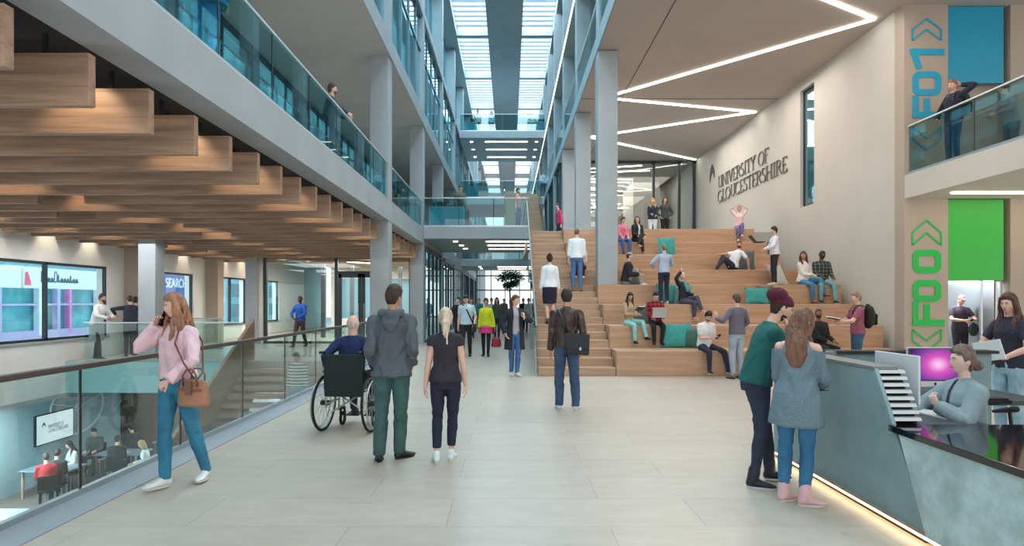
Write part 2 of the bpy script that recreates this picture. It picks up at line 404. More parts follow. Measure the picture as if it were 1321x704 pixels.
def clothm(c, kind=''):
    key = (c, kind)
    if key in CL: return CL[key]
    n = 'cloth_%d_%d_%d%s' % (c+(kind,))
    if kind == 'leather': m = mat(n, srgb(*c), .32, var=.3, scale=7, bump=.5, bscale=12)
    elif kind == 'denim': m = mat(n, srgb(*c), .85, var=.24, scale=4, bump=.55, bscale=16)
    elif kind == 'knit': m = mat(n, srgb(*c), .95, var=.1, scale=60, bump=.6, bscale=90)
    elif kind in ('stripe', 'plaid', 'grid'):
        m = mat(n, srgb(*c), .85); nt = m.node_tree; b = nt.nodes['Principled BSDF']; tc = nt.nodes.new('ShaderNodeTexCoord')
        sp = nt.nodes.new('ShaderNodeSeparateXYZ'); nt.links.new(tc.outputs['Object'], sp.inputs[0])
        def band(ax, freq, th):
            a = nt.nodes.new('ShaderNodeMath'); a.operation = 'MULTIPLY'; a.inputs[1].default_value = freq; nt.links.new(sp.outputs[ax], a.inputs[0])
            f = nt.nodes.new('ShaderNodeMath'); f.operation = 'FRACT'; nt.links.new(a.outputs[0], f.inputs[0])
            g = nt.nodes.new('ShaderNodeMath'); g.operation = 'GREATER_THAN'; g.inputs[1].default_value = th; nt.links.new(f.outputs[0], g.inputs[0]); return g
        other = {'stripe': (232, 234, 232), 'plaid': (40, 12, 16), 'grid': (150, 154, 150)}[kind]
        if kind == 'stripe': fac = band('Z', 14, .5).outputs[0]
        else:
            t = .55 if kind == 'plaid' else .86; a, c2 = band('Z', 11, t), band('X', 11, t); ad = nt.nodes.new('ShaderNodeMath'); ad.operation = 'ADD'
            nt.links.new(a.outputs[0], ad.inputs[0]); nt.links.new(c2.outputs[0], ad.inputs[1]); ml = nt.nodes.new('ShaderNodeMath'); ml.operation = 'MULTIPLY'; ml.inputs[1].default_value = .5
            nt.links.new(ad.outputs[0], ml.inputs[0]); fac = ml.outputs[0]
        mx = nt.nodes.new('ShaderNodeMix'); mx.data_type = 'RGBA'; mx.inputs[6].default_value = srgb(*c); mx.inputs[7].default_value = srgb(*other)
        nt.links.new(fac, mx.inputs[0]); nt.links.new(mx.outputs[2], b.inputs['Base Color'])
    else: m = mat(n, srgb(*c), .85, var=.1, scale=8, bump=.5, bscale=11)
    CL[key] = m; return m
DET = 1.0
class Pose: pass
def person(label, loc, yaw, H=1.75, female=False, mode='stand', lod=1, tone='fair', hair=('short', (50, 34, 26)),
           top=dict(c=(60, 60, 70)), bottom=dict(c=(30, 34, 44)), shoes=(30, 30, 32), lean=0, twist=0, side=0, head=(0, 0, 0),
           la=None, ra=None, ll=None, rl=None, group=None, slim=1.0, sole=None, beard=None, hat=None, coat=None,
           lh=(None, None, .35), rh=(None, None, .35), bend=0, barefoot=False, face=None, vis=None, hood=False, boot=False):
    """origin under the feet (standing) or at the seat under the pelvis (sitting).  x right, y front.
    la/ra: wrist target (+pole), ll/rl: ankle target (+pole, toe dir), all metres for a 1.75 m body relative to the origin."""
    s = H/1.75; yaw = math.radians(yaw)
    root = empty('person', loc, yaw, label, 'person', group)
    vox = {0: .0065, 1: .012, 2: .017}[lod]*DET; cvox = {0: .009, 1: .014, 2: .019}[lod]*DET
    V = lambda x, y, z: Vector((x, y, z))*s
    sw = .150 if female else .178; hipw = .088
    ph = .925 if mode == 'stand' else .085
    off = V(0, 0, 0)
    pel = V(0, 0, ph)
    if mode == 'stand' and (ll or rl): pel = V(0, 0, min(ph, .918))
    # spine: pelvis -> waist -> chest, leaning forwards/sideways
    a1 = math.radians(lean*.45); a2 = math.radians(lean+bend); sd = math.radians(side)
    def dirv(a, k=1): return Vector((math.sin(sd*k), math.sin(a)*math.cos(sd*k), math.cos(a)*math.cos(sd*k)))
    Rc = Matrix.Rotation(math.radians(twist), 3, 'Z') @ Matrix.Rotation(sd, 3, 'Y') @ Matrix.Rotation(-a2, 3, 'X')
    waist = pel+dirv(a1, .5)*.20*s
    chest = waist+dirv(a2)*.20*s
    neckb = chest+dirv(a2)*.165*s
    fwd = Rc @ Vector((0, 1, 0)); rgt = Rc @ Vector((1, 0, 0)); up = Rc @ Vector((0, 0, 1))
    neckb = neckb-fwd*.012*s
    shR = neckb+rgt*sw*s-up*.078*s; shL = neckb-rgt*sw*s-up*.078*s
    hy, hp, hr = [math.radians(v) for v in head]
    Rh = Matrix.Rotation(math.radians(twist)-hy, 3, 'Z') @ Matrix.Rotation(hr, 3, 'Y') @ Matrix.Rotation(-hp, 3, 'X')
    hup = Rh @ Vector((0, 0, 1)); hf = Rh @ Vector((0, 1, 0))
    nd = (up+hup*.8).normalized()
    hc = neckb+nd*.060*s+hup*.105*s+hf*.024*s
    # arms
    def arm(sh, sgn, spec, default):
        t, pole = (spec[0], spec[1] if len(spec) > 1 else None) if spec else (default, None)
        pole = Vector(pole) if pole else Vector((sgn*.3, -1, -.2))
        return ik(sh, Vector(t)*s, .29*s, .255*s, pole)
    dz = ph-.925
    elR, wrR = arm(shR, 1, ra, (.235, .03, .84+dz)); elL, wrL = arm(shL, -1, la, (-.235, .03, .84+dz))
    hipR = pel+V(hipw, 0, 0); hipL = pel-V(hipw, 0, 0)
    def leg(hp_, sgn, spec):
        if spec: t, pole, toe = (list(spec)+[None, None])[:3]
        else: t, pole, toe = ((sgn*.10, 0, .085) if mode == 'stand' else (sgn*.12, .46, -.37)), None, None
        pole = Vector(pole) if pole else (Vector((sgn*.08, 1, 0)) if mode == 'stand' else Vector((sgn*.1, .5, 1)))
        k, a = ik(hp_, Vector(t)*s, .425*s, .415*s, pole)
        toe = Vector(toe).normalized() if toe else Vector((sgn*.18, 1, 0)).normalized()
        return k, a, toe
    knR, anR, toR = leg(hipR, 1, rl); knL, anL, toL = leg(hipL, -1, ll)
    fat = slim
    def torso(mb, e, z0=0.0, z1=1.0, loose=0, hem=0.0, neck=True):
        """closed torso; e: inflation"""
        W_ = [(-.075, .150 if female else .140, .105, -.012), (.0, .172 if female else .163, .118, -.014), (.08, .163 if female else .158, .108, -.008), (.19, .124 if female else .146, .088 if female else .098, .0),
              (.30, .134 if female else .156, .094 if female else .106, .004), (.40, .148 if female else .168, .112 if female else .118, .008), (.465, .142 if female else .162, .098 if female else .106, .0), (.515, .108 if female else .122, .078, -.006), (.555, .060 if female else .07, .056, -.01), (.575, .05, .05, -.01)]
        pts = []; rad = []
        for (z, a, b, yo) in W_:
            if z < z0: continue
            if e > 0: e2 = .006
            else: e2 = 0
            if z <= .20: p = pel.lerp(waist, z/.20) if z >= 0 else pel+dirv(a1, .5)*z*s
            elif z <= .40: p = waist.lerp(chest, (z-.20)/.20)
            else: p = chest.lerp(neckb, (z-.40)/.165)
            p = p+fwd*yo*s
            pts.append(p); k = loose if z < .35 else loose*.4
            rad.append((a*s*fat+e+k+(e2 if z < .3 else 0), b*s*fat+e+k+(e2 if z < .3 else 0)))
        if hem:
            p0 = pts[0]; d = (Vector((0, 0, -1))+Vector((0, 1, 0))*0).normalized()
            pts.insert(0, p0+d*hem*s); rad.insert(0, (rad[0][0]+.01+loose, rad[0][1]+.012+loose))
        mb.tube(pts, rad, seg=20, ref=rgt)
    def limb(mb, a, b, c, r0, r1, r2, r3, e, upto=1.0, ends=True, mid=None):
        pts = [a, a.lerp(b, .35), b-(b-a)*.08, b, b+(c-b)*.08]; rad = [r0, (r0*.55+r1*.45)*1.06, r1, r1, r1*1.0]
        if mid: pts += [b.lerp(c, .3), b.lerp(c, .6), c]; rad += [mid, (mid+r2)/2, r2]
        else: pts += [b.lerp(c, .35), b.lerp(c, .7), c]; rad += [r1*1.03, (r1+r2)/2, r2]
        rad = [r*s*(fat*.5+.5)+e for r in rad]
        n = len(pts)
        if upto < 1:    # cut by arc length
            tot = sum((pts[i+1]-pts[i]).length for i in range(n-1))*upto; q = [pts[0]]; rr = [rad[0]]
            for i in range(n-1):
                L = (pts[i+1]-pts[i]).length
                if tot <= L: t = tot/L; q.append(pts[i].lerp(pts[i+1], t)); rr.append(rad[i]*(1-t)+rad[i+1]*t); break
                q.append(pts[i+1]); rr.append(rad[i+1]); tot -= L
            pts, rad = q, rr
        mb.tube(pts, rad, seg=12, round_ends=ends)
    def shoulder(mb, e):
        for sh in (shR, shL):
            c = neckb-up*.030*s; mb.tube([c, c.lerp(sh, .5)+up*.004*s, sh], [(.046*s+e), .046*s+e, (.043 if female else .049)*s+e], seg=10, round_ends=True)
    # ---------------- body
    mb = MB(); torso(mb, 0); shoulder(mb, 0)
    mb.tube([neckb-nd*.04*s, neckb+nd*.03*s, hc-hup*.05*s-hf*.01*s], [.062*s*(.86 if female else 1), .050*s*(.86 if female else 1), .052*s*(.86 if female else 1)], seg=12)
    for (a, b, c) in ((shR, elR, wrR), (shL, elL, wrL)):
        limb(mb, a, b, c, .049 if female else .056, .036 if female else .041, .023 if female else .027, 0, 0)
    for (a, b, c) in ((hipR, knR, anR), (hipL, knL, anL)):
        if bottom and bottom.get('kind', 'trousers') == 'trousers': limb(mb, a, b, c, .076, .044, .031, 0, 0, mid=.042)
        else: limb(mb, a, b, c, .088, .056, .036, 0, 0, mid=.055)
    for (a, t) in ((anR, toR), (anL, toL)):
        mb.tube([a+Vector((0, 0, .02*s)), a-t*.02*s-V(0, 0, .03), a+t*.08*s-V(0, 0, .048), a+t*.15*s-V(0, 0, .060), a+t*.18*s-V(0, 0, .062)],
                [(.030*s, .030*s), (.029*s, .030*s), (.034*s, .024*s), (.034*s, .015*s), (.022*s, .010*s)], seg=10, ref=t.cross(Vector((0, 0, 1))), round_ends=True)
    head_mesh(mb, hc, Rh, s*(1.0 if not female else .97), seg=34 if lod == 0 else 22, rings=30 if lod == 0 else 18)
    for sg in (-1, 1):
        mb.ball(hc+Rh @ Vector((sg*.074, -.008, -.006))*s, (.010*s, .018*s, .030*s), 8, 6, Rh)
    me = bake(mb, vox, {0: 2, 1: 2, 2: 1}[lod])
    hm = MB(); fR = (wrR-elR).normalized(); fL = (wrL-elL).normalized()
    for sg, w, f, spec, el in ((1, wrR, fR, rh, elR), (-1, wrL, fL, lh, elL)):
        fd = Vector(spec[0]) if spec[0] else f
        pn = Vector(spec[1]) if spec[1] else Vector((-sg*.8, .15, 0)) if mode == 'stand' else Vector((0, 0, -1))
        if abs(fd.normalized().dot(pn.normalized())) > .95: pn = Vector((0, .2, -1)) if abs(fd.z) < .8 else Vector((-sg, 0, 0))
        hand(hm, w, fd, pn, sg, s*(1.0 if not female else .92), spec[2], seg=7 if lod == 0 else 5)
    hme = bake(hm, .0034, 1) if lod == 0 else hm.mesh()
    body = mk('body', me, skin(tone), root, hme)
    # ---------------- face
    def face_pt(x, z, out=0):
        yy = math.sqrt(max(0, 1-x*x-z*z)); p = head_point(Vector((x, yy, z))); p.y += out; return hc+Rh @ (p*s)
    if lod <= 1 if face is None else face:
        em = MB()
        for sg in (-1, 1): em.ball(face_pt(sg*.36, .05, .0015 if lod else .001), (.013*s, .006*s, .0055*s), 10, 6, Rh)
        e = em.build('eye', mat('eye_white', srgb(225, 222, 216), .3), root, smooth=True, local=True)
        im = MB()
        for sg in (-1, 1): im.ball(face_pt(sg*.36, .052, .0045), (.0058*s, .004*s, .0055*s), 8, 6, Rh)
        im.build('iris', mat('eye_iris', srgb(46, 34, 28), .2), e, smooth=True, local=True)
        bw = MB(); hc_ = hair[1] if hair[1] else (90, 70, 60)
        for sg in (-1, 1): bw.tube([face_pt(sg*.20, .17, .002), face_pt(sg*.36, .215, .002), face_pt(sg*.54, .175, .001)], [.0028*s, .0036*s, .002*s], seg=6, round_ends=True)
        bw.build('eyebrow', hairm(tuple(int(v*.8) for v in hc_)), root, smooth=True, local=True)
        lm = MB(); lm.tube([face_pt(-.24, -.505, .001), face_pt(-.1, -.485, .003), face_pt(0, -.50, .0035), face_pt(.1, -.485, .003), face_pt(.24, -.505, .001)], [(.002*s, .002*s), (.004*s, .005*s), (.004*s, .006*s), (.004*s, .005*s), (.002*s, .002*s)], seg=8, ref=Rh @ Vector((0, 1, 0)), round_ends=True)
        lm.build('lips', mat('lips_'+tone, srgb(176, 96, 92) if tone not in ('dark', 'brown') else srgb(110, 60, 52), .4), root, smooth=True, local=True)
    # ---------------- hair
    hs, hcol = hair
    def hair_shell(front=.42, sidez=-.02, back=-.5, thick=.012, vol=.0):
        def f(d, p):
            x, y, z = d
            line = front+.10*max(0, 1-abs(x)*2.2) if y > .55 else (sidez+(front-sidez)*smooth01(.1, .55, y) if y > -.15 else back+(sidez-back)*smooth01(-.55, -.15, y))
            k = smooth01(line-.07, line+.05, z)
            return p*(.90+(.10+(thick+vol*max(0, z))/.09)*k)
        return f
    hm_ = MB()
    S = lambda x, y, z: hc+Rh @ (Vector((x, y, z))*s)
    if hs in ('short', 'crop', 'quiff', 'afro'):
        th = {'short': .011, 'crop': .006, 'quiff': .012, 'afro': .022}[hs]
        head_mesh(hm_, hc, Rh, s, 34, 30, hair_shell(.45, -.05 if hs != 'crop' else .02, -.62, th, {'short': .008, 'crop': 0, 'quiff': .022, 'afro': .02}[hs]))
        if hs == 'quiff': hm_.ball(S(0, .052, .106), (.045*s, .036*s, .022*s), 12, 8, Rh)
    elif hs == 'receding':
        head_mesh(hm_, hc, Rh, s, 30, 26, lambda d, p: p*(.9+(.145)*smooth01(-.5, -.4, d.z)*(1-smooth01(.35, .5, d.z))*(1-smooth01(-.1, .15, d.y))))
    elif hs in ('long', 'wavy', 'bob', 'pony', 'bun', 'bunhigh', 'tied'):
        head_mesh(hm_, hc, Rh, s, 34, 30, hair_shell(.52, -.30 if hs in ('long', 'wavy', 'bob') else .0, -.75, .014, .006))
        if hs in ('long', 'wavy', 'bob'):
            L = {'long': .36, 'wavy': .36, 'bob': .15}[hs]
            base = S(0, -.045, .02); down = (Vector((0, 0, -1))*.75-up*.25+(-fwd)*.12).normalized(); b2 = neckb-fwd*.085*s
            p1 = S(0, -.062, -.09)
            pts = [base, p1, p1.lerp(b2, .9)+down*.05*s if L > .2 else p1+down*.08*s]
            rad = [(.080*s, .052*s), (.088*s, .05*s), (.092*s, .045*s)]
            if L > .2: pts += [pts[-1]+down*.10*s, pts[-1]+down*(L-.16)*s]; rad += [(.092*s, .038*s), (.05*s, .022*s)]
            hm_.tube(pts, rad, seg=16, ref=rgt, round_ends=True)
            for sg in (-1, 1):   # locks beside the face
                q = [S(sg*.062, .030, .062), S(sg*.084, .012, -.03), S(sg*.088, -.002, -.12)]
                r = [.022*s, .026*s, .026*s]
                if L > .2:
                    q += [neckb+rgt*sg*.085*s+fwd*.055*s-up*.03*s, neckb+rgt*sg*.095*s+fwd*.10*s-up*.16*s] ; r += [.034*s, .018*s]
                hm_.tube(q, r, seg=10, round_ends=True)
            if hs == 'wavy':
                for k in range(16):
                    a = -.9+1.8*k/15; x0 = math.sin(a*1.6)*.088; y0 = -.03-.05*math.cos(a*1.6)
                    if k % 4 in (0, 3): x0 = (1 if k > 8 else -1)*.08; y0 = .03
                    q = []
                    for j in range(8):
                        t = j/7; q.append(S(x0+.014*math.sin(t*13+k*1.7), y0+.014*math.cos(t*13+k*1.7)+(.03 if y0 > 0 else 0)*t, .0-.30*t)*1.0+fwd*(.05*t if y0 > 0 else 0)*s)
                    hm_.tube(q, [.012*s]*7+[.006*s], seg=8, round_ends=True)
        if hs == 'pony': hm_.tube([S(0, -.09, .04), S(0, -.135, .01), S(0, -.12, -.09), S(0, -.10, -.2), S(0, -.09, -.27)], [.024*s, .034*s, .04*s, .032*s, .012*s], seg=12, round_ends=True)
        if hs == 'tied': hm_.tube([S(0, -.06, .0), S(0, -.095, -.06), S(0, -.092, -.13), S(.0, -.085, -.22)], [.05*s, .052*s, .036*s, .022*s], seg=12, round_ends=True)
        if hs in ('bun', 'bunhigh'): hm_.ball(S(0, -.122 if hs == 'bun' else -.08, -.035 if hs == 'bun' else .10), (.046*s, .042*s, .044*s), 14, 10, Rh)
    if hm_.v:
        hme = bake(hm_, {0: .0055, 1: .010, 2: .014}[lod], 1)
        if lod == 0: wrinkle(hme, .004, 55 if hs != 'wavy' else 40, (1, 1, .22))
        ho = mk('hair', hme, hairm(hcol), root)
        if hs == 'tied':
            rb = MB(); rb.bar(S(.004, -.160, -.09), S(.012, -.140, -.30), .014, .004, hf).bar(S(-.004, -.160, -.09), S(-.032, -.142, -.19), .014, .004, hf); rb.build('ribbon', clothm((222, 206, 190)), ho, local=True)
    if beard:
        bm_ = MB(); head_mesh(bm_, hc, Rh, s, 30, 26, lambda d, p: p*(.9+.135*smooth01(-.35, -.45, d.z)*smooth01(-.05, .15, d.y)))
        if lod < 2 or True: mk('beard', bake(bm_, .011 if lod else .007, 1), hairm(beard), root)
    if hat:
        kind, c = hat; hb = MB()
        if kind == 'beanie':
            head_mesh(hb, hc, Rh, s, 30, 26, lambda d, p: p*(.9+.29*smooth01(.18, .28, d.z+.32*(-d.y)*.6)))
            hb.ball(S(0, -.07, .105), (.082*s, .085*s, .068*s), 14, 10, Rh).ball(S(0, -.11, .09), (.072*s, .07*s, .066*s), 14, 10, Rh)
            mk('beanie', bake(hb, .008, 2), clothm(c, 'knit'), root)
        else:
            head_mesh(hb, hc, Rh, s, 30, 26, lambda d, p: p*(.9+.2*smooth01(.32, .4, d.z)))
            hb.tube([S(0, .08, .055), S(0, .15, .045)], [(.065*s, .008*s), (.05*s, .006*s)], seg=14, ref=Rh @ Vector((1, 0, 0)), round_ends=True)
            mk('cap', bake(hb, .010, 1), clothm(c), root)
    # ---------------- clothes
    def dress(name, mbx, c, kind='', amp=None, sm=2):
        mex = bake(mbx, cvox, sm)
        if lod == 0: wrinkle(mex, (amp if amp is not None else .0035)*1.5, 9, seed=len(name)+H); wrinkle(mex, .0022, 26, (1, 1, .35), seed=H*3)
        return mk(name, mex, clothm(c, kind), root)
    if bottom:
        b = bottom; kind = b.get('kind', 'trousers'); e = b.get('e', .008)
        mb = MB()
        torso_pts = [pel+dirv(a1, .5)*z*s for z in (-.075, 0, .07, .125)]
        mb.tube([p-fwd*.01*s for p in torso_pts], [((.150 if female else .145)*s*fat+e, .105*s*fat+e), ((.174 if female else .166)*s*fat+e, .12*s*fat+e), ((.168 if female else .163)*s*fat+e, .112*s*fat+e), ((.150 if female else .155)*s*fat+e, .104*s*fat+e)], seg=20, ref=(1, 0, 0))
        if kind in ('trousers', 'shorts'):
            fl = b.get('flare', .0); up_ = b.get('len', 1.0 if kind == 'trousers' else .45)
            for (a, k, n) in ((hipR, knR, anR), (hipL, knL, anL)):
                n2 = n+(n-k).normalized()*(.02 if up_ >= 1 else 0)
                limb(mb, a, k, n2, .090, .058+fl*.5, .040+fl, 0, e, upto=up_, ends=False, mid=.056+fl*.8)
            dress('trousers' if kind == 'trousers' else 'shorts', mb, b['c'], b.get('mat', ''))
        else:
            d = ((knR+knL)/2-pel); d.normalize(); L = b.get('len', .42)*s
            q = [pel, pel+d*L*.5, pel+d*L]; spread = (knR-knL).length/2
            mb.tube(q, [(.175*s+e, .125*s+e), (.165*s+e+spread*.2, .115*s+e), (.14*s+e+spread*.3, .10*s+e)], seg=20, ref=(1, 0, 0))
            dress('skirt', mb, b['c'], b.get('mat', ''))
    def top_mesh(t, e):
        mb = MB(); hem = t.get('hem', .0); z0 = t.get('z0', .0); torso(mb, e, z0=z0, loose=t.get('loose', .0), hem=hem)
        up_ = t.get('sleeve', 1.0)
        if up_ > 0:
            shoulder(mb, e*.9)
            for (a, k, w) in ((shR, elR, wrR), (shL, elL, wrL)):
                mb.ball(a, (.050 if female else .057)*s+e*.8, 12, 8)
                limb(mb, a, k, w, .048 if female else .054, .038 if female else .043, .030 if female else .034, 0, e*1.15+t.get('sl', 0), upto=min(up_, 1)*.985, ends=False)
        return mb
    if top:
        t = top; o = dress('top', top_mesh(t, t.get('e', .010)), t['c'], t.get('mat', ''), t.get('amp')); o.name = t.get('name', 'shirt')
        if t.get('offshoulder'):
            bm = bmesh.new(); bm.from_mesh(o.data); kill = [v for v in bm.verts if min((v.co-(shR+rgt*.012*s+up*.03*s)).length, (v.co-(shL-rgt*.012*s+up*.03*s)).length) < .078*s]
            bmesh.ops.delete(bm, geom=kill, context='VERTS'); bm.to_mesh(o.data); bm.free()
        if t.get('collar'):
            cb = MB(); cb.tube([neckb-nd*.012*s, neckb+nd*.028*s], [(.072*s, .066*s), (.060*s, .058*s)], seg=14, ref=rgt); mk('collar', bake(cb, .008, 1), clothm(t['collar']), root)
        if t.get('hood'):
            cb = MB(); c0 = neckb-fwd*.03*s
            cb.tube([c0+rgt*.10*s+fwd*.05*s+up*.02*s, c0+rgt*.095*s-fwd*.05*s+up*.01*s, c0-fwd*.095*s-up*.01*s, c0-rgt*.095*s-fwd*.05*s+up*.01*s, c0-rgt*.10*s+fwd*.05*s+up*.02*s], [.026*s, .038*s, .046*s, .038*s, .026*s], seg=12, round_ends=True)
            cb.tube([c0-fwd*.06*s+up*.0*s, c0-fwd*.105*s-up*.10*s, c0-fwd*.10*s-up*.16*s], [(.085*s, .04*s), (.08*s, .03*s), (.04*s, .018*s)], seg=14, ref=rgt, round_ends=True)
            me_ = bake(cb, .009, 1); wrinkle(me_, .005, 14) if lod == 0 else None; mk('hood', me_, clothm(t['c'], t.get('mat', '')), root)
        if t.get('hemband'):
            pass
    if coat:
        mb = MB(); t = coat; e = .024
        # open-fronted coat: torso shell cut by a gap at the front
        mbx = top_mesh(dict(sleeve=1, hem=t.get('hem', .3), loose=.012), e); mex = bake(mbx, cvox, 2)
        bm = bmesh.new(); bm.from_mesh(mex); inv = Rc.inverted()
        gap = t.get('gap', .05)*s; kill = []
        for sg in (-1, 1):
            bmesh.ops.bisect_plane(bm, geom=bm.verts[:]+bm.edges[:]+bm.faces[:], plane_co=waist+rgt*sg*gap, plane_no=(rgt+up*sg*.05).normalized())
        bmesh.ops.bisect_plane(bm, geom=bm.verts[:]+bm.edges[:]+bm.faces[:], plane_co=neckb+up*.015*s-fwd*.03*s, plane_no=(up-fwd*.9).normalized())
        nrm = {sg: (rgt+up*sg*.05).normalized() for sg in (-1, 1)}
        for f_ in bm.faces:
            c_ = f_.calc_center_median()
            if (c_-waist).dot(fwd) > -.02*s and (c_-waist-rgt*gap).dot(nrm[1]) < 0 and (c_-waist+rgt*gap).dot(nrm[-1]) > 0 and (c_-chest).length < 1.2*s: kill.append(f_)
            elif (c_-neckb).dot(up) > -.02*s and (c_-(neckb+up*.015*s-fwd*.03*s)).dot((up-fwd*.9).normalized()) > 0 and (c_-neckb).length < .1*s: kill.append(f_)
        bmesh.ops.delete(bm, geom=kill, context='FACES'); bm.to_mesh(mex); bm.free()
        o = mk('coat', mex, clothm(t['c'], t.get('mat', '')), root); so = o.modifiers.new('thickness', 'SOLIDIFY'); so.thickness = .006; o.name = t.get('name', 'coat')
    # ---------------- shoes
    if not barefoot:
        for (a, t) in ((anR, toR), (anL, toL)):
            tt = Vector((t.x, t.y, t.z)); d = Vector((0, 0, -1)); r_ = tt.cross(Vector((0, 0, 1))).normalized(); d = r_.cross(tt) if r_.cross(tt).z < 0 else -r_.cross(tt)
            P = lambda f, h: a+tt*f*s+d*h*s
            mb = MB()
            high = .03 if not female else .02
            mb.tube([P(-.005, -high), P(-.008, .015), P(.015, .035), P(.06, .045), P(.12, .056), P(.165, .061), P(.185, .062)], [(.041*s, .044*s), (.041*s, .046*s), (.042*s, .044*s), (.044*s, .034*s), (.047*s, .024*s), (.038*s, .018*s), (.02*s, .012*s)], seg=14, ref=r_, round_ends=True)
            mb.ball(P(-.028, .045), (.034*s, .036*s, .034*s), 10, 8)
            if sole == 'heel': mb.tube([P(-.04, .05), P(-.045, .085)], [.012*s, .009*s], seg=8)
            if boot: mb.tube([a-(a-(knR if a is anR else knL)).normalized()*.075*s, a, P(-.01, .03)], [.054*s, .052*s, .050*s], 12, round_ends=True)
            me_ = bake(mb, .0065 if lod == 0 else .011, 1); sh = mk('shoe', me_, mat('shoe_%d_%d_%d' % shoes, srgb(*shoes), .45), root)
            sb = MB(); pts = []
            for k in range(16):
                an = 2*math.pi*k/16; ff = math.cos(an)*.118+.062; ww = math.sin(an)*(.046 if ff > .05 else .038); pts.append(P(ff, .070)+r_*ww*s)
            sb.prism(pts, d*.016*s); sb.build('sole', mat('sole_pale', srgb(214, 212, 206), .6) if sole == 'white' or shoes[0] > 180 else mat('sole_dark', srgb(26, 26, 28), .6), sh, local=True)
    P = Pose(); P.root = root; P.s = s; P.shR, P.shL, P.wrR, P.wrL, P.hc, P.neckb, P.pel, P.up, P.fwd, P.rgt, P.Rh = shR, shL, wrR, wrL, hc, neckb, pel, up, fwd, rgt, Rh
    P.elR, P.elL, P.chest, P.waist = elR, elL, chest, waist
    Mw = Matrix.Translation(Vector(loc)) @ Matrix.Rotation(yaw, 4, 'Z'); P.M = Mw
    P.w = lambda p: Mw @ Vector(p)
    P.yaw = yaw
    return P
# ================================================================== THE BUILDING
XL, XR = -3.2, 2.3          # the two long edges of the atrium
GX = -3.53                  # balustrade along the void
D0 = 16.5                   # far edge of the void
LW = -11.8                  # street wall
WX = 8.7                    # lettered concrete wall
GRID = [16.5, 23.1, 29.8, 36.5, 43.2, 49.9, 56.6, 63.3, 70, 76.7, 83.4]
# ---- floors
fm = MB().box(GX-.06, 15, -4, D0, -.84, 0).box(LW, 15, D0, 64, -.84, 0)
struct('floor', fm, M['floor'])
struct('floor_edge_strip', MB().box(GX+.02, GX+.34, -4, D0-.2, 0, .012), M['conc_col'])
struct('floor_fascia', MB().box(LW, -7.12, D0-.03, D0-.002, -.84, -.02), mat('fascia_paint', srgb(150, 196, 200), .5))
struct('floor_lower', MB().box(-13.6, GX+1.5, 2, 24, -3.7, -3.6), mat('lower_carpet', srgb(96, 84, 76), .8, var=.15, scale=6))
struct('wall_lower_left', MB().box(-13.6, -13.3, 2, 24, -3.6, -.84), mat('lower_wall', srgb(150, 172, 178), .8, var=.04))
struct('wall_lower_back', MB().box(-13.6, GX+1.5, 22, 22.3, -3.6, -.84), mat('lower_wall_back', srgb(120, 116, 112), .8, var=.04))
struct('wall_lower_right', MB().box(GX+1.2, GX+1.5, 2, 22, -3.6, -.84), M['conc'])
struct('ceiling_lower', MB().box(-13.6, LW-.0, 2, D0, -.95, -.84), M['conc'])
struct('trim_lower_pillar', MB().box(-13.25, -12.55, 21.2, 21.9, -3.6, -.84), mat('brown_pillar', srgb(84, 66, 54), .6))
# ---- street wall with its windows
def wall_y(name, X0, X1, y0, y1, z0, z1, holes, m):
    """wall in the plane X=const, holes (ya, yb, za, zb), one mesh"""
    mb = MB(); ys = sorted({y0, y1, *[h[0] for h in holes], *[h[1] for h in holes]})
    for a, b in zip(ys[:-1], ys[1:]):
        hs = [h for h in holes if h[0] <= a+1e-6 and h[1] >= b-1e-6]
        if not hs: mb.box(X0, X1, a, b, z0, z1)
        else:
            h = hs[0]
            if h[2] > z0: mb.box(X0, X1, a, b, z0, h[2])
            if h[3] < z1: mb.box(X0, X1, a, b, h[3], z1)
    return struct(name, mb, m)
lwin = [(9.0, 18.25, .58, 2.60), (20.4, 23.2, .58, 2.60), (25.0, 27.9, .58, 2.60), (29.2, 31.8, .58, 2.6)]
wall_y('wall_left', LW-.35, LW, 2, 40, -.84, 3.75, lwin, M['paint'])
for n, (a, b, z0, z1) in enumerate(lwin):
    w = empty('window_%d' % (n+1), (LW-.12, (a+b)/2, z0), kind='structure')
    fr = MB(); t = .07
    fr.box(LW-.16, LW-.06, a, b, z0, z0+t).box(LW-.16, LW-.06, a, b, z1-t, z1)
    ms = {0: [a, 15.9, b], 1: [a, b], 2: [a, 26.4, b], 3: [a, b]}[n]
    for y in ms: fr.box(LW-.16, LW-.06, max(a, y-t/2), min(b, y+t/2)+(t if y == a else 0), z0, z1)
    fr.build('window_frame', M['frame'], w)
    for p, q in zip(ms[:-1], ms[1:]): MB().box(LW-.12, LW-.108, p+t/2, q-t/2, z0+t, z1-t).build('pane', M['clear'], w)
    MB().box(LW-.2, LW+.05, a, b, z0-.05, z0).build('window_sill', M['conc_col'], w)
for y in (19.0, 24.1, 28.6): struct('trim_pilaster', MB().box(LW+.002, LW+.47, y, y+.5, 0, 3.70), M['beige'])
# ---- side gallery columns and atrium columns
def column(x0, x1, y0, y1, z0, z1, m=None, name='concrete_column'):
    return struct(name, MB().box(x0, x1, y0, y1, z0, z1), m or M['conc_col'], bevel=.012)
for D in (16.5, 23.2): column(-9.88, -9.42, D, D+.46, 0, 3.72)
for k, D in enumerate(GRID): column(XL-.51, XL-.012, D, D+.5, 0, 16.4)
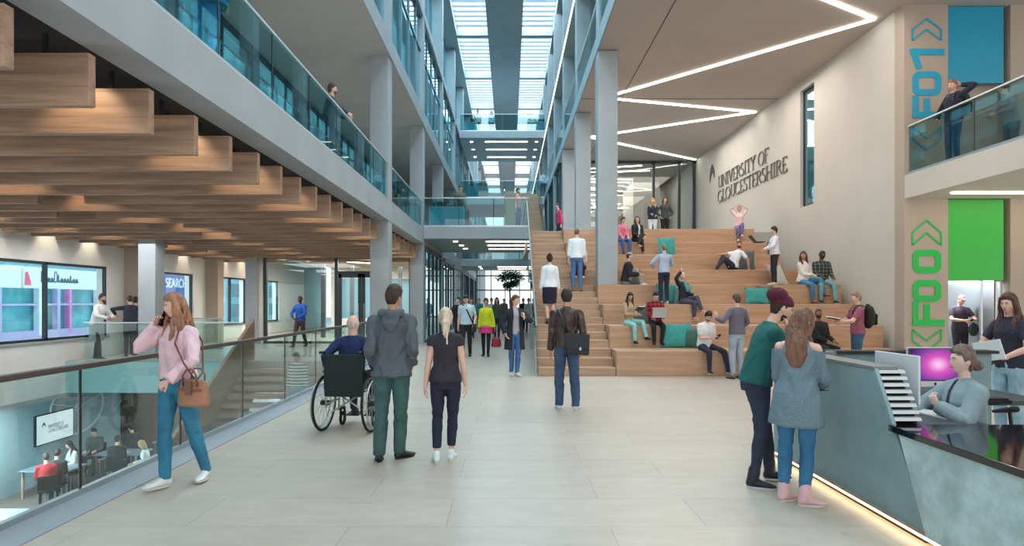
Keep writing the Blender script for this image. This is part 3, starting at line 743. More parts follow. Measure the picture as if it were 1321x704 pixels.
# ---- left slabs
sl = MB().box(XL-.38, XL, -3, 60, 3.74, 4.28)
struct('slab_first_floor_left_edge', sl, M['conc_col'])
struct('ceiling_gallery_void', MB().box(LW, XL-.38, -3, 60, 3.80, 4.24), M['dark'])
struct('slab_second_floor_left', MB().box(-9, XL, -3, 100, 8.13, 8.63), M['conc_soffit'])
struct('slab_second_floor_left_edge', MB().box(XL, XL+.03, -3, 100, 8.13, 8.63), M['conc_col'])
struct('slab_third_floor_left', MB().box(-9, XL, -3, 100, 12.2, 12.55), M['conc_col'])
# ---- right slabs
struct('ceiling_right_hall', MB().box(XR+.03, 15, -3, 60, 8.12, 8.5), mat('hall_soffit', srgb(184, 174, 166), .85, var=.04, scale=.4))
struct('slab_second_floor_right_edge', MB().box(XR-.02, XR+.03, -3, 100, 8.10, 8.52), M['conc_col'])
struct('slab_third_floor_right', MB().box(XR, 9, -3, 100, 12.1, 12.45), M['conc_soffit'])
struct('slab_edge_glow_third_floor', MB().box(XR-.04, XR-.002, 12, 100, 12.12, 12.2), emis('edge_glow', (.9, .97, 1, 1), 3))  # glowing strip added for the bright reflected light along the slab edge
struct('floor_first_right', MB().box(.65, WX, 20.58, 29.9, 3.55, 3.88).box(XR, WX, 29.9, 60, 3.55, 3.88), M['conc'])
RC = [16.1, 21.4, 26.6, 32, 37.2, 42.5, 48, 53.5, 59, 65, 71, 77]
for k, D in enumerate(RC):
    z0 = 2.022 if k == 0 else 3.88
    column(XR, XR+.52, D, D+.5, z0, 8.1)
    column(XR+.02, XR+.50, D, D+.5, 8.5, 16.4)
# ---- roof
rf = MB()
for a, b in ((-3.9, -2.95), (-1.2, .7), (2.42, 3.4)): rf.box(a, b, -3, 100, 16.5, 17.0)
struct('ceiling_roof_beams', rf, M['conc_col'])
struct('ceiling_roof_left', MB().box(-9.2, -3.9, -3, 100, 16.5, 17.0), M['conc_col'])
struct('ceiling_roof_right', MB().box(3.4, 15, -3, 100, 16.5, 17.0), M['conc_col'])
cb = MB()
for D in (8.0, 14.6, 21.3, 28.0, 34.7, 41.3, 47.9, 54.6, 61.3, 68, 74.7, 81.4, 88.1):
    cb.box(-2.95, -1.2, D, D+.35, 16.45, 16.95).box(.7, 2.42, D, D+.35, 16.45, 16.95)
struct('ceiling_roof_cross_beams', cb, M['conc_col'])
SLATM = mat('louvre_grey', srgb(200, 214, 222), .5)
Ds = [21.3, 28.0, 34.7, 41.3]
for D, ordn_ in zip(Ds, ('nearest', 'second nearest', 'third nearest', 'farthest')):
    for (a, b) in ((-2.95, -1.2), (.7, 2.42)):
        r = empty('roof_louvre', ((a+b)/2, D+.35, 16.9), label='rooflight louvre bay of slim white blades %s the central roof beam, %s' % ('left of' if a < 0 else 'right of', (ordn_+' bay')), cat='rooflight', group='rooflight louvre bays')
        mb = MB(); n = 11
        for i in range(n):
            y = D+.45+(6.2)*(i+.5)/n; mb.bar((a, y, 16.86), (b, y, 16.86), .15, .02, (0, .5, 1))
        mb.build('louvre_blades', SLATM, r)
# ---- timber baffles under the left gallery
bi = 0
ordn = ['nearest', 'second nearest', 'third nearest', 'fourth nearest', 'fifth nearest', 'sixth nearest', 'seventh nearest', 'eighth nearest', 'ninth nearest', 'tenth nearest', 'eleventh nearest', 'twelfth nearest', 'thirteenth nearest', 'fourteenth nearest', 'fifteenth nearest', 'sixteenth nearest', 'seventeenth nearest', 'eighteenth nearest', 'nineteenth nearest', 'twentieth nearest', 'twenty-first nearest', 'twenty-second nearest', 'twenty-third nearest', 'third farthest', 'second farthest', 'farthest']
rb = random.Random(4)
for i in range(26):
    D = 4.22+.85*i
    x1 = -3.44; gaps = []
    segs = [(-14.5 if D < 14 else LW+.02, x1)] if D < 15.5 or D > 15.5 else []
    segs = [(LW+.02, x1)]
    if i >= 5 and i % 2 == 1:
        g = -7.4-rb.random()*3.2; segs = [(LW+.02, g), (g+.75, x1)]
    for j, (a, b) in enumerate(segs):
        nm = ordn[i] if i < len(ordn) else 'far'
        lab = 'oak ceiling baffle, %s of the row over the left gallery' % nm if i < len(ordn) else 'oak ceiling baffle at the far end of the left gallery row'
        if len(segs) == 2: lab += (', short wall-side length' if j == 0 else ', long atrium-side length')
        mb = MB().box(a, b, D, D+.09, 3.20, 3.63)
        o = mb.build('ceiling_baffle', M['slat'], bevel=.006, label=lab, cat='ceiling baffle', group='oak baffles over the left gallery')
        o.data.transform(Matrix.Translation((0, -D, 0))); o.location.y = D
        struct('trim_baffle_hanger', MB().box(a+.3, a+.33, D+.03, D+.06, 3.63, 3.8).box(b-.4, b-.37, D+.03, D+.06, 3.63, 3.8), M['blackm'])
# small spots between the baffles, washing their faces
sp = random.Random(11)
for i in range(25):
    D = 4.22+.85*i
    xs = [-5.2-2*sp.random()] if i < 14 else [-4.5-2.0*sp.random(), -8-2.0*sp.random()]
    if i % 2 == 0 and i:
        for x in (-4.1+.15*sp.random(), -7.6+.3*sp.random(), -10.7+.3*sp.random()):
            if x < -10 and i < 6: continue
            l = spot_light('baffle_spot', (x, D-.36, 3.70), 14, (1, .74, .46), 100, (x, D+.02, 3.30), .03)
            MB().tube([(x, D-.36, 3.80), (x, D-.36, 3.72)], .035, 10).build('spot_fitting', M['blackm'], label='small black ceiling spot behind the %s oak baffle, %s the row' % (ordn[i-1], 'atrium end of' if x > -5 else ('middle of' if x > -9 else 'street end of')), cat='spotlight', group='baffle spotlights')
for y in (10.8, 12.4, 14.1, 15.8, 17.4, 20.7, 22.4, 25.6, 27.3):
    spot_light('wall_washer', (LW+.22, y, 3.7), 36, (1, .86, .66), 78, (LW+.08, y, 2.2), .03)
# ---- gallery back wall at first floor (left): dark glazing with the lit office behind
gw = empty('window_5', (-6.6, 20, 4.28), kind='structure')
fr = MB(); fr.box(-6.66, -6.56, -3, 60, 4.28, 4.40).box(-6.66, -6.56, -3, 60, 7.9, 8.12).box(-6.66, -6.56, -3, 60, 6.75, 6.83)
for k in range(30): y = 2.2+k*1.7; fr.box(-6.68, -6.54, y, y+.09, 4.28, 8.12)
fr.build('window_frame', M['frame'], gw)
MB().box(-6.62, -6.61, -3, 60, 4.3, 8.1).build('pane', M['curtain'], gw)
struct('floor_first_left', MB().box(-12, XL-.38, -3, 60, 4.24, 4.28), M['floor'])
struct('wall_office_back', MB().box(-12.2, -12, -3, 60, 4.28, 8.13), mat('office_wall', srgb(120, 140, 146), .8))
struct('ceiling_office', MB().box(-12, -6.7, -3, 60, 8.0, 8.12), M['conc_soffit'])
for k in range(9):
    y = 5+k*3.1
    MB().box(-8.2, -8.12, y, y+1.5, 7.56, 7.60).box(-8.165, -8.155, y+.2, y+.21, 7.6, 8.0).box(-8.165, -8.155, y+1.3, y+1.31, 7.6, 8.0).build('linear_lamp', M['led'], label='slim linear lamp in the first floor office behind the gallery', cat='lamp', group='office linear lamps')
    if k % 2 == 0: MB().box(-11.998, -11.95, y, y+.8, 5.2, 6.6).build('glow_panel', emis('reflected_glow', (.6, .93, 1, 1), 1.1), label='pale lit blind on the back wall of the first floor office', cat='blind', group='lit office blinds')  # glowing panels stand in for white reflections in the gallery glass
# ---- curtain wall of the upper left floors
FRL = mat('slate_blue_frame', srgb(84, 112, 122), .4, metal=.2)
def curtain_x(name, X, y0, y1, z0, z1, step, m, trans=()):
    w = empty(name, (X, (y0+y1)/2, z0), kind='structure'); fr = MB(); n = int(round((y1-y0)/step))
    for k in range(n+1): y = y0+(y1-y0)*k/n; fr.box(X-.06, X+.05, y-.03, y+.03, z0, z1)
    for z in (z0, *trans, z1-.08): fr.box(X-.05, X+.045, y0, y1, z, z+.08)
    fr.build('window_frame', M['frame'] if z0 < 8 else FRL, w)
    MB().box(X-.006, X+.006, y0, y1, z0, z1).build('pane', m, w); return w
curtain_x('window_6', XL-.14, 11.5, 98, 8.63, 12.2, 1.5, M['curtain'], (10.9,))
curtain_x('window_7', XL-.5, 14.0, 58, 12.55, 16.4, 1.5, M['curtain'], ())
struct('wall_upper_left_rooms', MB().box(-9.2, -9, -3, 60, 8.6, 16.4), mat('upper_room_wall', srgb(150, 176, 184), .8))
curtain_x('window_8', XR+1.6, 8, 98, 8.5, 12.1, 1.6, M['curtain'], ())
struct('wall_upper_right_rooms', MB().box(9, 9.2, -3, 60, 8.6, 16.4), mat('upper_room_wall', srgb(150, 176, 184), .8))
curtain_x('window_9', XR+.5, 14, 58, 12.45, 16.4, 1.6, M['curtain'], ())
curtain_x('window_10', XR+.1, 29.3, 41, 3.88, 8.1, 1.5, M['curtain'], ())
# ---- ground floor curtain wall along the corridor
curtain_x('window_11', XL-.05, 23.7, 60, 0, 3.6, 1.35, M['curtain'], ())
struct('wall_corridor_room', MB().box(-9.2, -9.0, 32.1, 60, 0, 3.7), mat('corridor_room_wall', srgb(150, 200, 206), .8))
# ---- glazed screen and doors at the end of the side gallery
gd = empty('window_12', (-6.3, 23.3, 0), kind='structure')
fr = MB(); yy = 23.4
for x in (-9.2, -6.52+.0, -4.62): fr.box(x-.06, x+.06, yy-.06, yy+.06, 0, 3.45)
fr.box(-9.2, -3.75, yy-.05, yy+.05, 3.37, 3.5).box(-6.5, -4.62, yy-.05, yy+.05, 2.62, 2.72).box(-9.2, -6.5, yy-.05, yy+.05, 0, .08).box(-4.6, -3.75, yy-.05, yy+.05, 0, .08).box(-3.78, -3.70, yy-.05, yy+.05, 0, 3.45)
fr.build('window_frame', M['frame'], gd)
MB().box(-9.14, -6.6, yy-.006, yy+.006, .08, 3.37).box(-6.44, -4.68, yy-.006, yy+.006, 2.72, 3.37).box(-4.56, -3.78, yy-.006, yy+.006, .08, 3.37).build('pane', M['clear'], gd)
for n, (a, b, hx) in enumerate(((-6.44, -5.58, -5.68), (-5.56, -4.68, -5.46))):
    d = empty('door_%d' % (n+1), (a, yy, 0), kind='structure')
    MB().box(a, a+.12, yy-.04, yy+.04, 0, 2.62).box(b-.12, b, yy-.04, yy+.04, 0, 2.62).box(a, b, yy-.04, yy+.04, 2.48, 2.62).box(a, b, yy-.04, yy+.04, 0, .2).build('door_frame', M['frame'], d)
    MB().box(a+.12, b-.12, yy-.006, yy+.006, .2, 2.48).build('pane', M['clear'], d)
    MB().tube([(hx, yy-.09, .8), (hx, yy-.09, 1.5)], .014, 8).bar((hx, yy-.09, .9), (hx, yy-.04, .9), .012, .012).bar((hx, yy-.09, 1.4), (hx, yy-.04, 1.4), .012, .012).build('door_handle', M['steel'], d)
# the room behind the screen
struct('ceiling_back_room', MB().box(-9.2, -3.4, 23.5, 32, 3.30, 3.36), M['slat'])
struct('wall_back_room', MB().box(-9.2, -3.3, 32, 32.2, 0, .7).box(-9.2, -3.3, 32, 32.2, 2.75, 3.75).box(-9.2, -8.9, 32, 32.2, .7, 2.75).box(-6.5, -6.1, 32, 32.2, .7, 2.75).box(-3.7, -3.3, 32, 32.2, .7, 2.75), M['paint'])
for k in range(5):
    x = -8.6+k*1.05; a = -.5 if k % 2 else .6
    MB().bar((x-.5, 24.4+1.2*(k % 3), 3.285), (x+.5, 25+1.2*(k % 3)+a, 3.285), .05, .03).build('linear_lamp', M['led'], label='slanting linear lamp on the oak ceiling behind the glass doors', cat='lamp', group='linear lamps behind the glass doors')
for k, x in enumerate((-8.2, -7.2, -5.2)): struct('trim_room_post', MB().box(x, x+.16, 27+k, 27.16+k, 0, 3.2), M['frame'])
# ---- bridges
def glass_rail(label, path, h=1.08, z=0.0, step=1.5, cap='railtop', glassm='glass', capw=.06, group=None, post=True, chan=True):
    """balustrade along a polyline of (x, y, z) points: channel, panes, handrail"""
    p0 = Vector(path[0]); r = empty('glass_balustrade', tuple(p0), label=label, cat='balustrade', group=group)
    hr = MB(); 
    hr.tube([Vector(p)+Vector((0, 0, h)) for p in path], (capw/2, capw*.35), seg=8, ref=None) if False else None
    for a, b in zip(path[:-1], path[1:]):
        a, b = Vector(a), Vector(b); hr.bar(a+Vector((0, 0, h)), b+Vector((0, 0, h)), capw, capw*.6)
    hr.build('handrail', M[cap], r, bevel=.006)
    if chan:
        ch = MB()
        for a, b in zip(path[:-1], path[1:]): ch.bar(Vector(a)+Vector((0, 0, .03)), Vector(b)+Vector((0, 0, .03)), .05, .06)
        ch.build('base_channel', M['steel'], r)
    for a, b in zip(path[:-1], path[1:]):
        a, b = Vector(a), Vector(b); n = max(1, int(round((b-a).length/step)))
        for k in range(n):
            p = a.lerp(b, k/n+.012/max(1, n)); q = a.lerp(b, (k+1)/n-.012/max(1, n)); up = Vector((0, 0, 1)); sd = (q-p).cross(up).normalized()*.007
            mb = MB(); mb.prism([p-sd+up*.05, q-sd+up*.05, q-sd+up*(h-.02), p-sd+up*(h-.02)], sd*2); mb.build('glass_panel', M[glassm], r)
            if post and k:
                m2 = a.lerp(b, k/n); MB().bar(m2+up*.02, m2+up*(h-.02), .014, .02, up=(b-a).normalized()).build('joint', M['blackm'], r)
    return r
struct('bridge_first_floor', MB().box(XL, .75, 23.2, 29.9, 3.93, 4.37), M['conc_col'])
struct('bridge_first_floor_far', MB().box(XL, 1.5, 41.5, 47.5, 3.93, 4.35), M['conc_col'])
struct('bridge_second_floor_far', MB().box(XL, XR, 40.5, 46.8, 7.9, 8.35), M['conc_col'])
struct('bridge_third_floor', MB().box(XL, XR, 40.0, 46.8, 12.12, 12.55), M['conc_col'])
glass_rail('glass balustrade with pale rail along the front of the first floor bridge', [(XL, 23.25, 4.37), (.72, 23.25, 4.37)], 1.08, step=1.3, glassm='glassg')
glass_rail('glass balustrade along the right side of the first floor bridge', [(.72, 23.3, 4.37), (.72, 29.8, 4.37)], 1.08, step=1.6, glassm='glassd')
glass_rail('glass balustrade on the far ground corridor bridge', [(XL, 41.55, 4.35), (1.4, 41.55, 4.35)], 1.08, step=1.6, glassm='glassd')
glass_rail('glass balustrade on the highest bridge below the rooflights', [(XL, 40.05, 12.55), (XR, 40.05, 12.55)], 1.1, step=2.6, glassm='glassd')
glass_rail('glass balustrade on the distant second floor bridge', [(XL, 40.55, 8.35), (XR, 40.55, 8.35)], 1.1, step=2.6, glassm='glassd')
def lamps_under(x0, x1, ys, z, dots, lab):
    for i_, y in enumerate(ys): MB().box(x0, x1, y, y+.14, z-.03, z-.004).build('strip_lamp', M['led'], label=('front', 'middle', 'rear')[i_ if len(ys) > 2 else i_*2]+' long strip lamp under the '+lab, cat='lamp', group='strip lamps under the '+lab)
    for i_, (x, y) in enumerate(dots): MB().tube([(x, y, z-.025), (x, y, z-.003)], .09, 14).build('downlight', M['downl'], label=('front', 'middle', 'rear')[i_ % 3 if len(ys) > 2 else i_*2]+' round downlight on the %s under the ' % ('left' if x < 0 else 'right')+lab, cat='downlight', group='downlights under the '+lab)
lamps_under(-.9, .68, (24.2, 25.8, 27.6), 3.93, [(-2.1, 24.2), (-2.0, 25.9), (-1.95, 27.6)], 'first floor bridge')
lamps_under(-1.6, 1.2, (40.9, 43.0, 45.3), 12.12, [(-2.5, 41), (-2.5, 43.1), (-2.5, 45.3), (1.8, 41), (1.8, 43.1), (1.8, 45.3)], 'highest bridge')
lamps_under(-.8, 1.2, (42.2, 44.6), 3.93, [(-2.0, 42.2), (-2.0, 44.6)], 'distant corridor bridge')
# floor and roof of the corridor end, sunlit glazing
ew = empty('window_13', (0, 61, 0), kind='structure')
fr = MB()
for x in (-3.2, -1.8, -.4, 1.0, 2.3): fr.box(x-.04, x+.04, 61, 61.12, 0, 8.2)
for z in (0, 2.6, 4.0, 8.1): fr.box(-3.2, 2.3, 61, 61.1, z, z+.12)
fr.build('window_frame', M['frame'], ew); MB().box(-3.2, 2.3, 61.05, 61.06, .1, 8.2).build('pane', M['clear'], ew)
struct('slab_second_floor_end', MB().box(-3.2, 2.3, 61, 100, 8.2, 8.5), M['conc_col'])
struct('wall_corridor_right', MB().box(XR, 2.5, 24, 60, 0, 3.55), M['conc'])
# distant stair up behind the bridge
ds = empty('upper_staircase', (.5, 30, 3.9), label='distant oak staircase climbing behind the first floor bridge', cat='staircase')
for k in range(24):
    MB().box(-.25, 1.75, 30+k*.36, 30.4+k*.36, 4.0+k*.175, 4.17+k*.175).build('step', M['oakd'], ds)
MB().prism([(-.30, 30, 4.0), (-.30, 38.7, 8.2), (-.30, 38.7, 9.2), (-.30, 30, 5.0)], (.04, 0, 0)).build('side_screen', M['glassd'], ds)
MB().prism([(1.78, 30, 4.0), (1.78, 38.7, 8.2), (1.78, 38.7, 9.2), (1.78, 30, 5.0)], (.04, 0, 0)).build('side_screen', M['glassd'], ds)
# ---- first floor gallery balustrade left
glass_rail('glass balustrade with dark rail along the left first floor gallery', [(XL-.06, .6, 4.28), (XL-.06, 16.45, 4.28)], 1.0, step=1.55, glassm='glassg')
glass_rail('short glass balustrade between the two atrium columns of the left gallery', [(XL-.06, 17.05, 4.28), (XL-.06, 23.05, 4.28)], 1.0, step=1.5, glassm='glassg')
glass_rail('glass balustrade on the right second floor edge', [(XR+.06, 4, 8.52), (XR+.06, 40, 8.52)], 1.05, step=2.4, glassm='glass', post=False)
# ---- near balustrade along the void
glass_rail('glass balustrade with dark timber rail beside the woman on the phone', [(GX, .45, 0), (GX, 15.95, 0)], 1.06, step=1.55, cap='rail', capw=.075)
glass_rail('glass balustrade with pale rail on the far side of the void', [(-11.3, D0, 0), (-7.1, D0, 0)], 1.02, step=1.6)
glass_rail('glass balustrade by the street windows beyond the void', [(-10.9, 20.6, 0), (-9.5, 20.6, 0)], 1.02, step=1.6)
# ---- stair to the lower floor with solid oak parapets
st = empty('lower_staircase', (-6, 16.4, 0), label='timber staircase going down to the lower floor beyond the glass', cat='staircase')
for k in range(20):
    y = D0-.02-k*.29; z = -.18*(k+1); MB().box(-6.96, -4.3, y-.31, y, z-.10, z).build('step', M['oakd'], st)
par = wood_mat('parapet_oak', srgb(138, 116, 96), srgb(176, 150, 126), 'Y', gscale=.4)
for x, w in ((-7.06, .08), (-4.28, .06)):
    top = 1.1 if x < -6 else .05
    MB().prism([(x, D0+.5 if x < -6 else D0, top if x < -6 else 0), (x, D0-6, top-3.72), (x, D0-6, -3.6), (x, D0-2.5, -3.6), (x, D0+(.5 if x < -6 else 0), -1.0)], (w, 0, 0)).build('parapet', par, st)
struct('floor_lower_landing', MB().box(-7.0, -4.2, 8, 10.7, -3.6, -3.58), M['floor'])
# ================================================================== TIERS AND STAIR
TZ = [.54, 1.04, 1.52, 2.02, 2.45, 2.93, 3.38, 3.88]; TD = [13.2+.92*k for k in range(8)]
tr = empty('bleacher', (5, 13.2, 0), label='wide oak seating tiers rising to the first floor', cat='seating tiers')
xr = [8.5, 8.52, 8.52, 8.55, 7.95, 7.8, 7.8, 7.76]
for k in range(8):
    x0 = 2.28 if k < 4 else 1.72
    o = MB().box(x0, xr[k], TD[k], TD[k]+.92 if k < 7 else TD[k]+.93, TZ[k]-.56 if k else 0, TZ[k]).build('tier', M['oak'], tr, bevel=.012)
struct('wall_under_tiers', MB().box(.70, 8.5, 20.59, 20.8, 0, 3.54), M['conc'])
ss = empty('timber_stair', (1.4, 13.2, 0), label='oak stair of shallow steps climbing left of the seating tiers', cat='staircase')
for k in range(24):
    t = k//3; zb = TZ[t-1] if t else 0; z = zb+(TZ[t]-zb)*(k % 3+1)/3; y = 13.2+.3067*k
    MB().box(.62, 2.27 if k < 12 else 1.71, y, y+.32, 0 if k < 2 else z-.6, z).build('step', M['oakd'], ss, bevel=.01)
glass_rail('glass balustrade up the open left side of the oak stair', [(.58, 13.25, .0), (.58, 20.5, 3.85), (.58, 23.1, 3.88)], 1.05, step=1.8, glassm='glass', cap='rail', capw=.045, chan=False)
# ---- lettered wall, with the slot window
wall_y('wall_right', WX, WX+.4, 14.0, 60, 0, 8.12, [(17.70, 18.55, 4.38, 7.85)], M['conc_wall'])
w = empty('window_14', (WX+.3, 18.1, 4.38), kind='structure')
MB().box(WX+.09, WX+.16, 17.7, 17.74, 4.38, 7.85).box(WX+.09, WX+.16, 18.51, 18.55, 4.38, 7.85).box(WX+.09, WX+.16, 17.7, 18.55, 4.38, 4.42).box(WX+.09, WX+.16, 17.7, 18.55, 7.81, 7.85).build('window_frame', M['frame'], w)
MB().box(WX+.11, WX+.12, 17.74, 18.51, 4.42, 7.81).build('pane', M['curtain'], w)
struct('wall_slot_room', MB().box(WX+2.2, WX+2.3, 14.2, 24, 3.9, 8.1), mat('slot_room_wall', srgb(150, 190, 200), .8)); area_light('slot_room_light', (WX+1.3, 18.5, 8.0), (0, 0, 0), 1, 6, 120, (.8, .93, 1))
# ---- lift wall with the floor numbers
X1a = (1223.5-VX)/F*13.65; X1b = (1297-VX)/F*13.65
zs = lambda y, D=13.65: EYE+(VY-y)/F*D
lw = MB().box(WX, X1a, 13.66, 14.0, 0, 8.12).box(X1b+.12, 15, 13.66, 14.1, 0, 8.12)
lw.box(X1a, X1b+.12, 13.9, 14.1, zs(361), 4.0).box(X1a, X1b+.12, 13.9, 14.1, 4.0, 8.12)
struct('wall_lift', lw, M['beige'])
MB().box(X1a+.005, X1b, 13.70, 13.78, zs(361), zs(257)).build('wall_panel', M['green_panel'], label='bright green panel above the ground floor lift opening', cat='panel')
MB().box(X1a+.005, X1b, 13.70, 13.78, zs(106), 8.10).build('wall_panel', M['blue_panel'], label='bright blue panel above the first floor balcony', cat='panel')
struct('trim_lift_reveal', MB().box(X1b+.0, X1b+.05, 13.8, 13.88, 0, 3.9), M['steel'])
# lift car
lc = empty('lift_car', (10.2, 14.8, 0), label='lit steel lift car behind the green header panel', cat='lift')
mir = mat('lift_mirror', srgb(205, 215, 222), .12, metal=.9)
MB().box(X1a-.3, X1b+.3, 15.9, 15.95, 0, 2.3).build('back_panel', mir, lc)
MB().box(X1a-.3, X1a-.26, 14.1, 15.9, 0, 2.3).build('side_panel', M['steel'], lc)
MB().box(X1b+.1, X1b+.14, 14.1, 15.9, 0, 2.3).build('side_panel', M['steel'], lc)
MB().box(X1a-.3, X1b+.3, 14.1, 15.95, 2.26, 2.3).build('ceiling_panel', M['white'], lc)
MB().box(X1a+.1, X1b-.1, 14.5, 15.5, 2.235, 2.255).build('ceiling_lamp', emis('lift_light', (.93, .97, 1, 1), 22), lc)
MB().box(X1b-.27, X1b-.23, 14.0, 14.06, 0, 2.1).build('door_edge', M['steel'], lc)
MB().tube([(X1a, 15.82, .95), (X1b, 15.82, .95)], .018, 8).build('rail', M['steel'], lc)
# ---- balcony at the right
struct('slab_balcony', MB().box(WX, 15, -2, 13.65, 3.85, 4.36), M['conc_wall'])
glass_rail('glass balustrade with pale rail along the right balcony', [(WX+.06, 13.6, 4.36), (WX+.06, 4.0, 4.36)], 1.06, step=1.75, glassm='glassb', cap='railtop')
MB().box(9.15, 14, 12.75, 12.86, 3.82, 3.848).build('strip_lamp', M['led'], label='long strip lamp under the right balcony', cat='lamp')
# ---- ceiling light line
zz = [at(1040, -9.5, 1), ]
def ceil_px(x, y, z=8.10): D = F*(z-EYE)/(VY-y); return Vector(((x-VX)/F*D, D, z))
Z = [Vector((3.6, 11.5, 8.10)), ceil_px(1128, 25), ceil_px(797, 121)]; Z2 = [ceil_px(797, 128), ceil_px(975, 144.5), ceil_px(760, 177), ceil_px(897, 206)]
Z[2].z = Z[1].z; Z = [Z[0], Z[1], Z[2]]
rt = empty('zigzag_light', (6, 18, 8.1), label='continuous zigzag line of light across the hall ceiling', cat='lamp')
for pts in (Z, Z2):
    for a, b in zip(pts[:-1], pts[1:]): MB().bar(a, b, .085, .03).build('light_line', M['ledw'], rt)
struct('trim_ceiling_joints', MB().box(XR+.03, WX, 13.2, 13.215, 8.11, 8.119).box(XR+.03, WX, 20, 20.015, 8.11, 8.119).box(3.6, 3.615, 4, 28.8, 8.11, 8.119), M['dark'])
# ---- glazed back of the tier landing
bg = empty('window_15', (6, 28.9, 3.88), kind='structure'); fr = MB()
for px_ in (760, 843, 876, 895): X = (px_-VX)/F*28.9; fr.box(X-.06, X+.06, 28.84, 28.96, 3.88, 8.1)
fr.box(2.9, WX, 28.84, 28.96, 8.0, 8.1).box(2.9, WX, 28.84, 28.96, 3.88, 3.98); fr.build('window_frame', M['frame'], bg)
MB().box(2.9, WX, 28.895, 28.905, 3.98, 8.0).build('pane', M['clear'], bg)
struct('wall_room_back', MB().box(.9, WX, 46, 46.2, 3.88, 4.4).box(.9, WX, 46, 46.2, 6.2, 8.1), M['conc_soffit'])
struct('wall_room_core', MB().box(6.6, 8.0, 33, 36, 3.88, 8.1), M['conc_warm'])
for x in (4.6, 6.6): struct('trim_room_mullion', MB().box(x, x+.14, 45.9, 46, 3.88, 8.1), M['frame'])
cr_ = random.Random(3)
for k in range(20):
    y = 29.8+k*.8; x0 = 3.0+cr_.random()*1.0; x1 = x0+2.6+cr_.random()*2.2
    if k % 3 == 0: x1 = x0+.9+cr_.random(); x0 += 2*cr_.random(); x1 = x0+.7; y2 = y+2.6
    else: y2 = y+(cr_.random()-.5)*1.6
    MB().bar((x0, y, 8.103), (min(x1, 8.5), y2, 8.103), .07, .03).build('linear_lamp', M['ledw'], label='thin linear lamp on the ceiling of the glazed room above the tiers', cat='lamp', group='linear lamps in the glazed upper room')
# ================================================================== LETTERING
PK = [0]
def pen(mb, pts, o, ux, uz, n, thick, thin, depth=.02, uni=False, sc=1.0):
    """draw one pen stroke: pts in letter units, o origin, ux reading direction, uz letter-up, n outwards"""
    P = [o+ux*(p[0]*sc)+uz*(p[1]*sc) for p in pts]
    for a, b in zip(P[:-1], P[1:]):
        d = b-a; L = d.length
        if L < 1e-5: continue
        d = d/L; v = abs(d.dot(uz)); w = thick if uni else thin+(thick-thin)*v**1.3
        PK[0] = (PK[0]+1) % 11; dp = depth*(1+.05*PK[0]); sd = n.cross(d).normalized()*w/2; e = d*(w*.5 if uni else w*.12)
        mb.prism([a-sd-e, b-sd+e, b+sd+e, a+sd-e], n*dp)
def arc(cx, cy, rx, ry, a0, a1, n=14): return [(cx+rx*math.cos(math.radians(a0+(a1-a0)*i/n)), cy+ry*math.sin(math.radians(a0+(a1-a0)*i/n))) for i in range(n+1)]
SER = .09
def ser(x, y, w=.16): return [(x-w/2, y), (x+w/2, y)]
GL = {
 'U': (.80, [[(.14, 1), (.14, .35)]+arc(.40, .30, .26, .28, 180, 360)+[(.66, .35), (.66, 1)], ser(.14, 1, .26), ser(.66, 1, .26)]),
 'N': (.86, [[(.14, 0), (.14, 1)], [(.14, 1), (.72, 0)], [(.72, 0), (.72, 1)], ser(.14, 0, .26), ser(.10, 1, .2), ser(.72, 1, .26)]),
 'I': (.38, [[(.18, 0), (.18, 1)], ser(.18, 0, .26), ser(.18, 1, .26)]),
 'V': (.76, [[(.08, 1), (.38, 0)], [(.38, 0), (.68, 1)], ser(.08, 1, .24), ser(.68, 1, .24)]),
 'E': (.62, [[(.14, 0), (.14, 1)], [(.04, 1), (.52, 1), (.52, .86)], [(.14, .52), (.44, .52)], [(.04, 0), (.56, 0), (.56, .15)]]),
 'R': (.72, [[(.14, 0), (.14, 1)], [(.04, 1), (.30, 1)]+arc(.32, .76, .22, .24, 90, -90)+[(.14, .52)], [(.32, .52), (.66, 0)], ser(.14, 0, .26)]),
 'S': (.56, [arc(.28, .75, .2, .25, 40, 250)+arc(.27, .25, .22, .25, 80, -140)]),
 'T': (.68, [[(.34, 0), (.34, 1)], [(.04, .86), (.04, 1), (.64, 1), (.64, .86)], ser(.34, 0, .26)]),
 'Y': (.70, [[(.06, 1), (.34, .48)], [(.34, .48), (.62, 1)], [(.34, .48), (.34, 0)], ser(.34, 0, .26), ser(.06, 1, .22), ser(.62, 1, .22)]),
 'O': (.88, [arc(.42, .5, .38, .5, 0, 360, 26)]),
 'F': (.58, [[(.14, 0), (.14, 1)], [(.04, 1), (.52, 1), (.52, .86)], [(.14, .52), (.42, .52)], ser(.14, 0, .26)]),
 'G': (.86, [arc(.44, .5, .40, .5, 50, 330, 22)+[(.76, .42)], ser(.76, .42, .24), [(.76, .42), (.76, .12)]]),
 'L': (.60, [[(.14, 0), (.14, 1)], [(.04, 0), (.54, 0), (.54, .15)], ser(.14, 1, .26)]),
 'C': (.74, [arc(.42, .5, .38, .5, 45, 315, 22)]),
 'H': (.86, [[(.14, 0), (.14, 1)], [(.70, 0), (.70, 1)], [(.14, .52), (.70, .52)], ser(.14, 0, .26), ser(.14, 1, .26), ser(.70, 0, .26), ser(.70, 1, .26)]),
 ' ': (.40, []),
}
def serif_text(txt, o, ux, uz, h, length, m, parent, depth, name='letter'):
    n = ux.cross(uz).normalized(); tot = sum(GL[c][0] for c in txt); k = length/tot/h; x = 0
    for c in txt:
        wd, st_ = GL[c]
        if st_:
            mb = MB()
            for s_ in st_: pen(mb, [((p[0]+x)*k, p[1]) for p in s_], o, ux, uz, n, .095*h*1.0, .032*h, depth, sc=h)
            mb.build(name, m, parent)
        x += wd
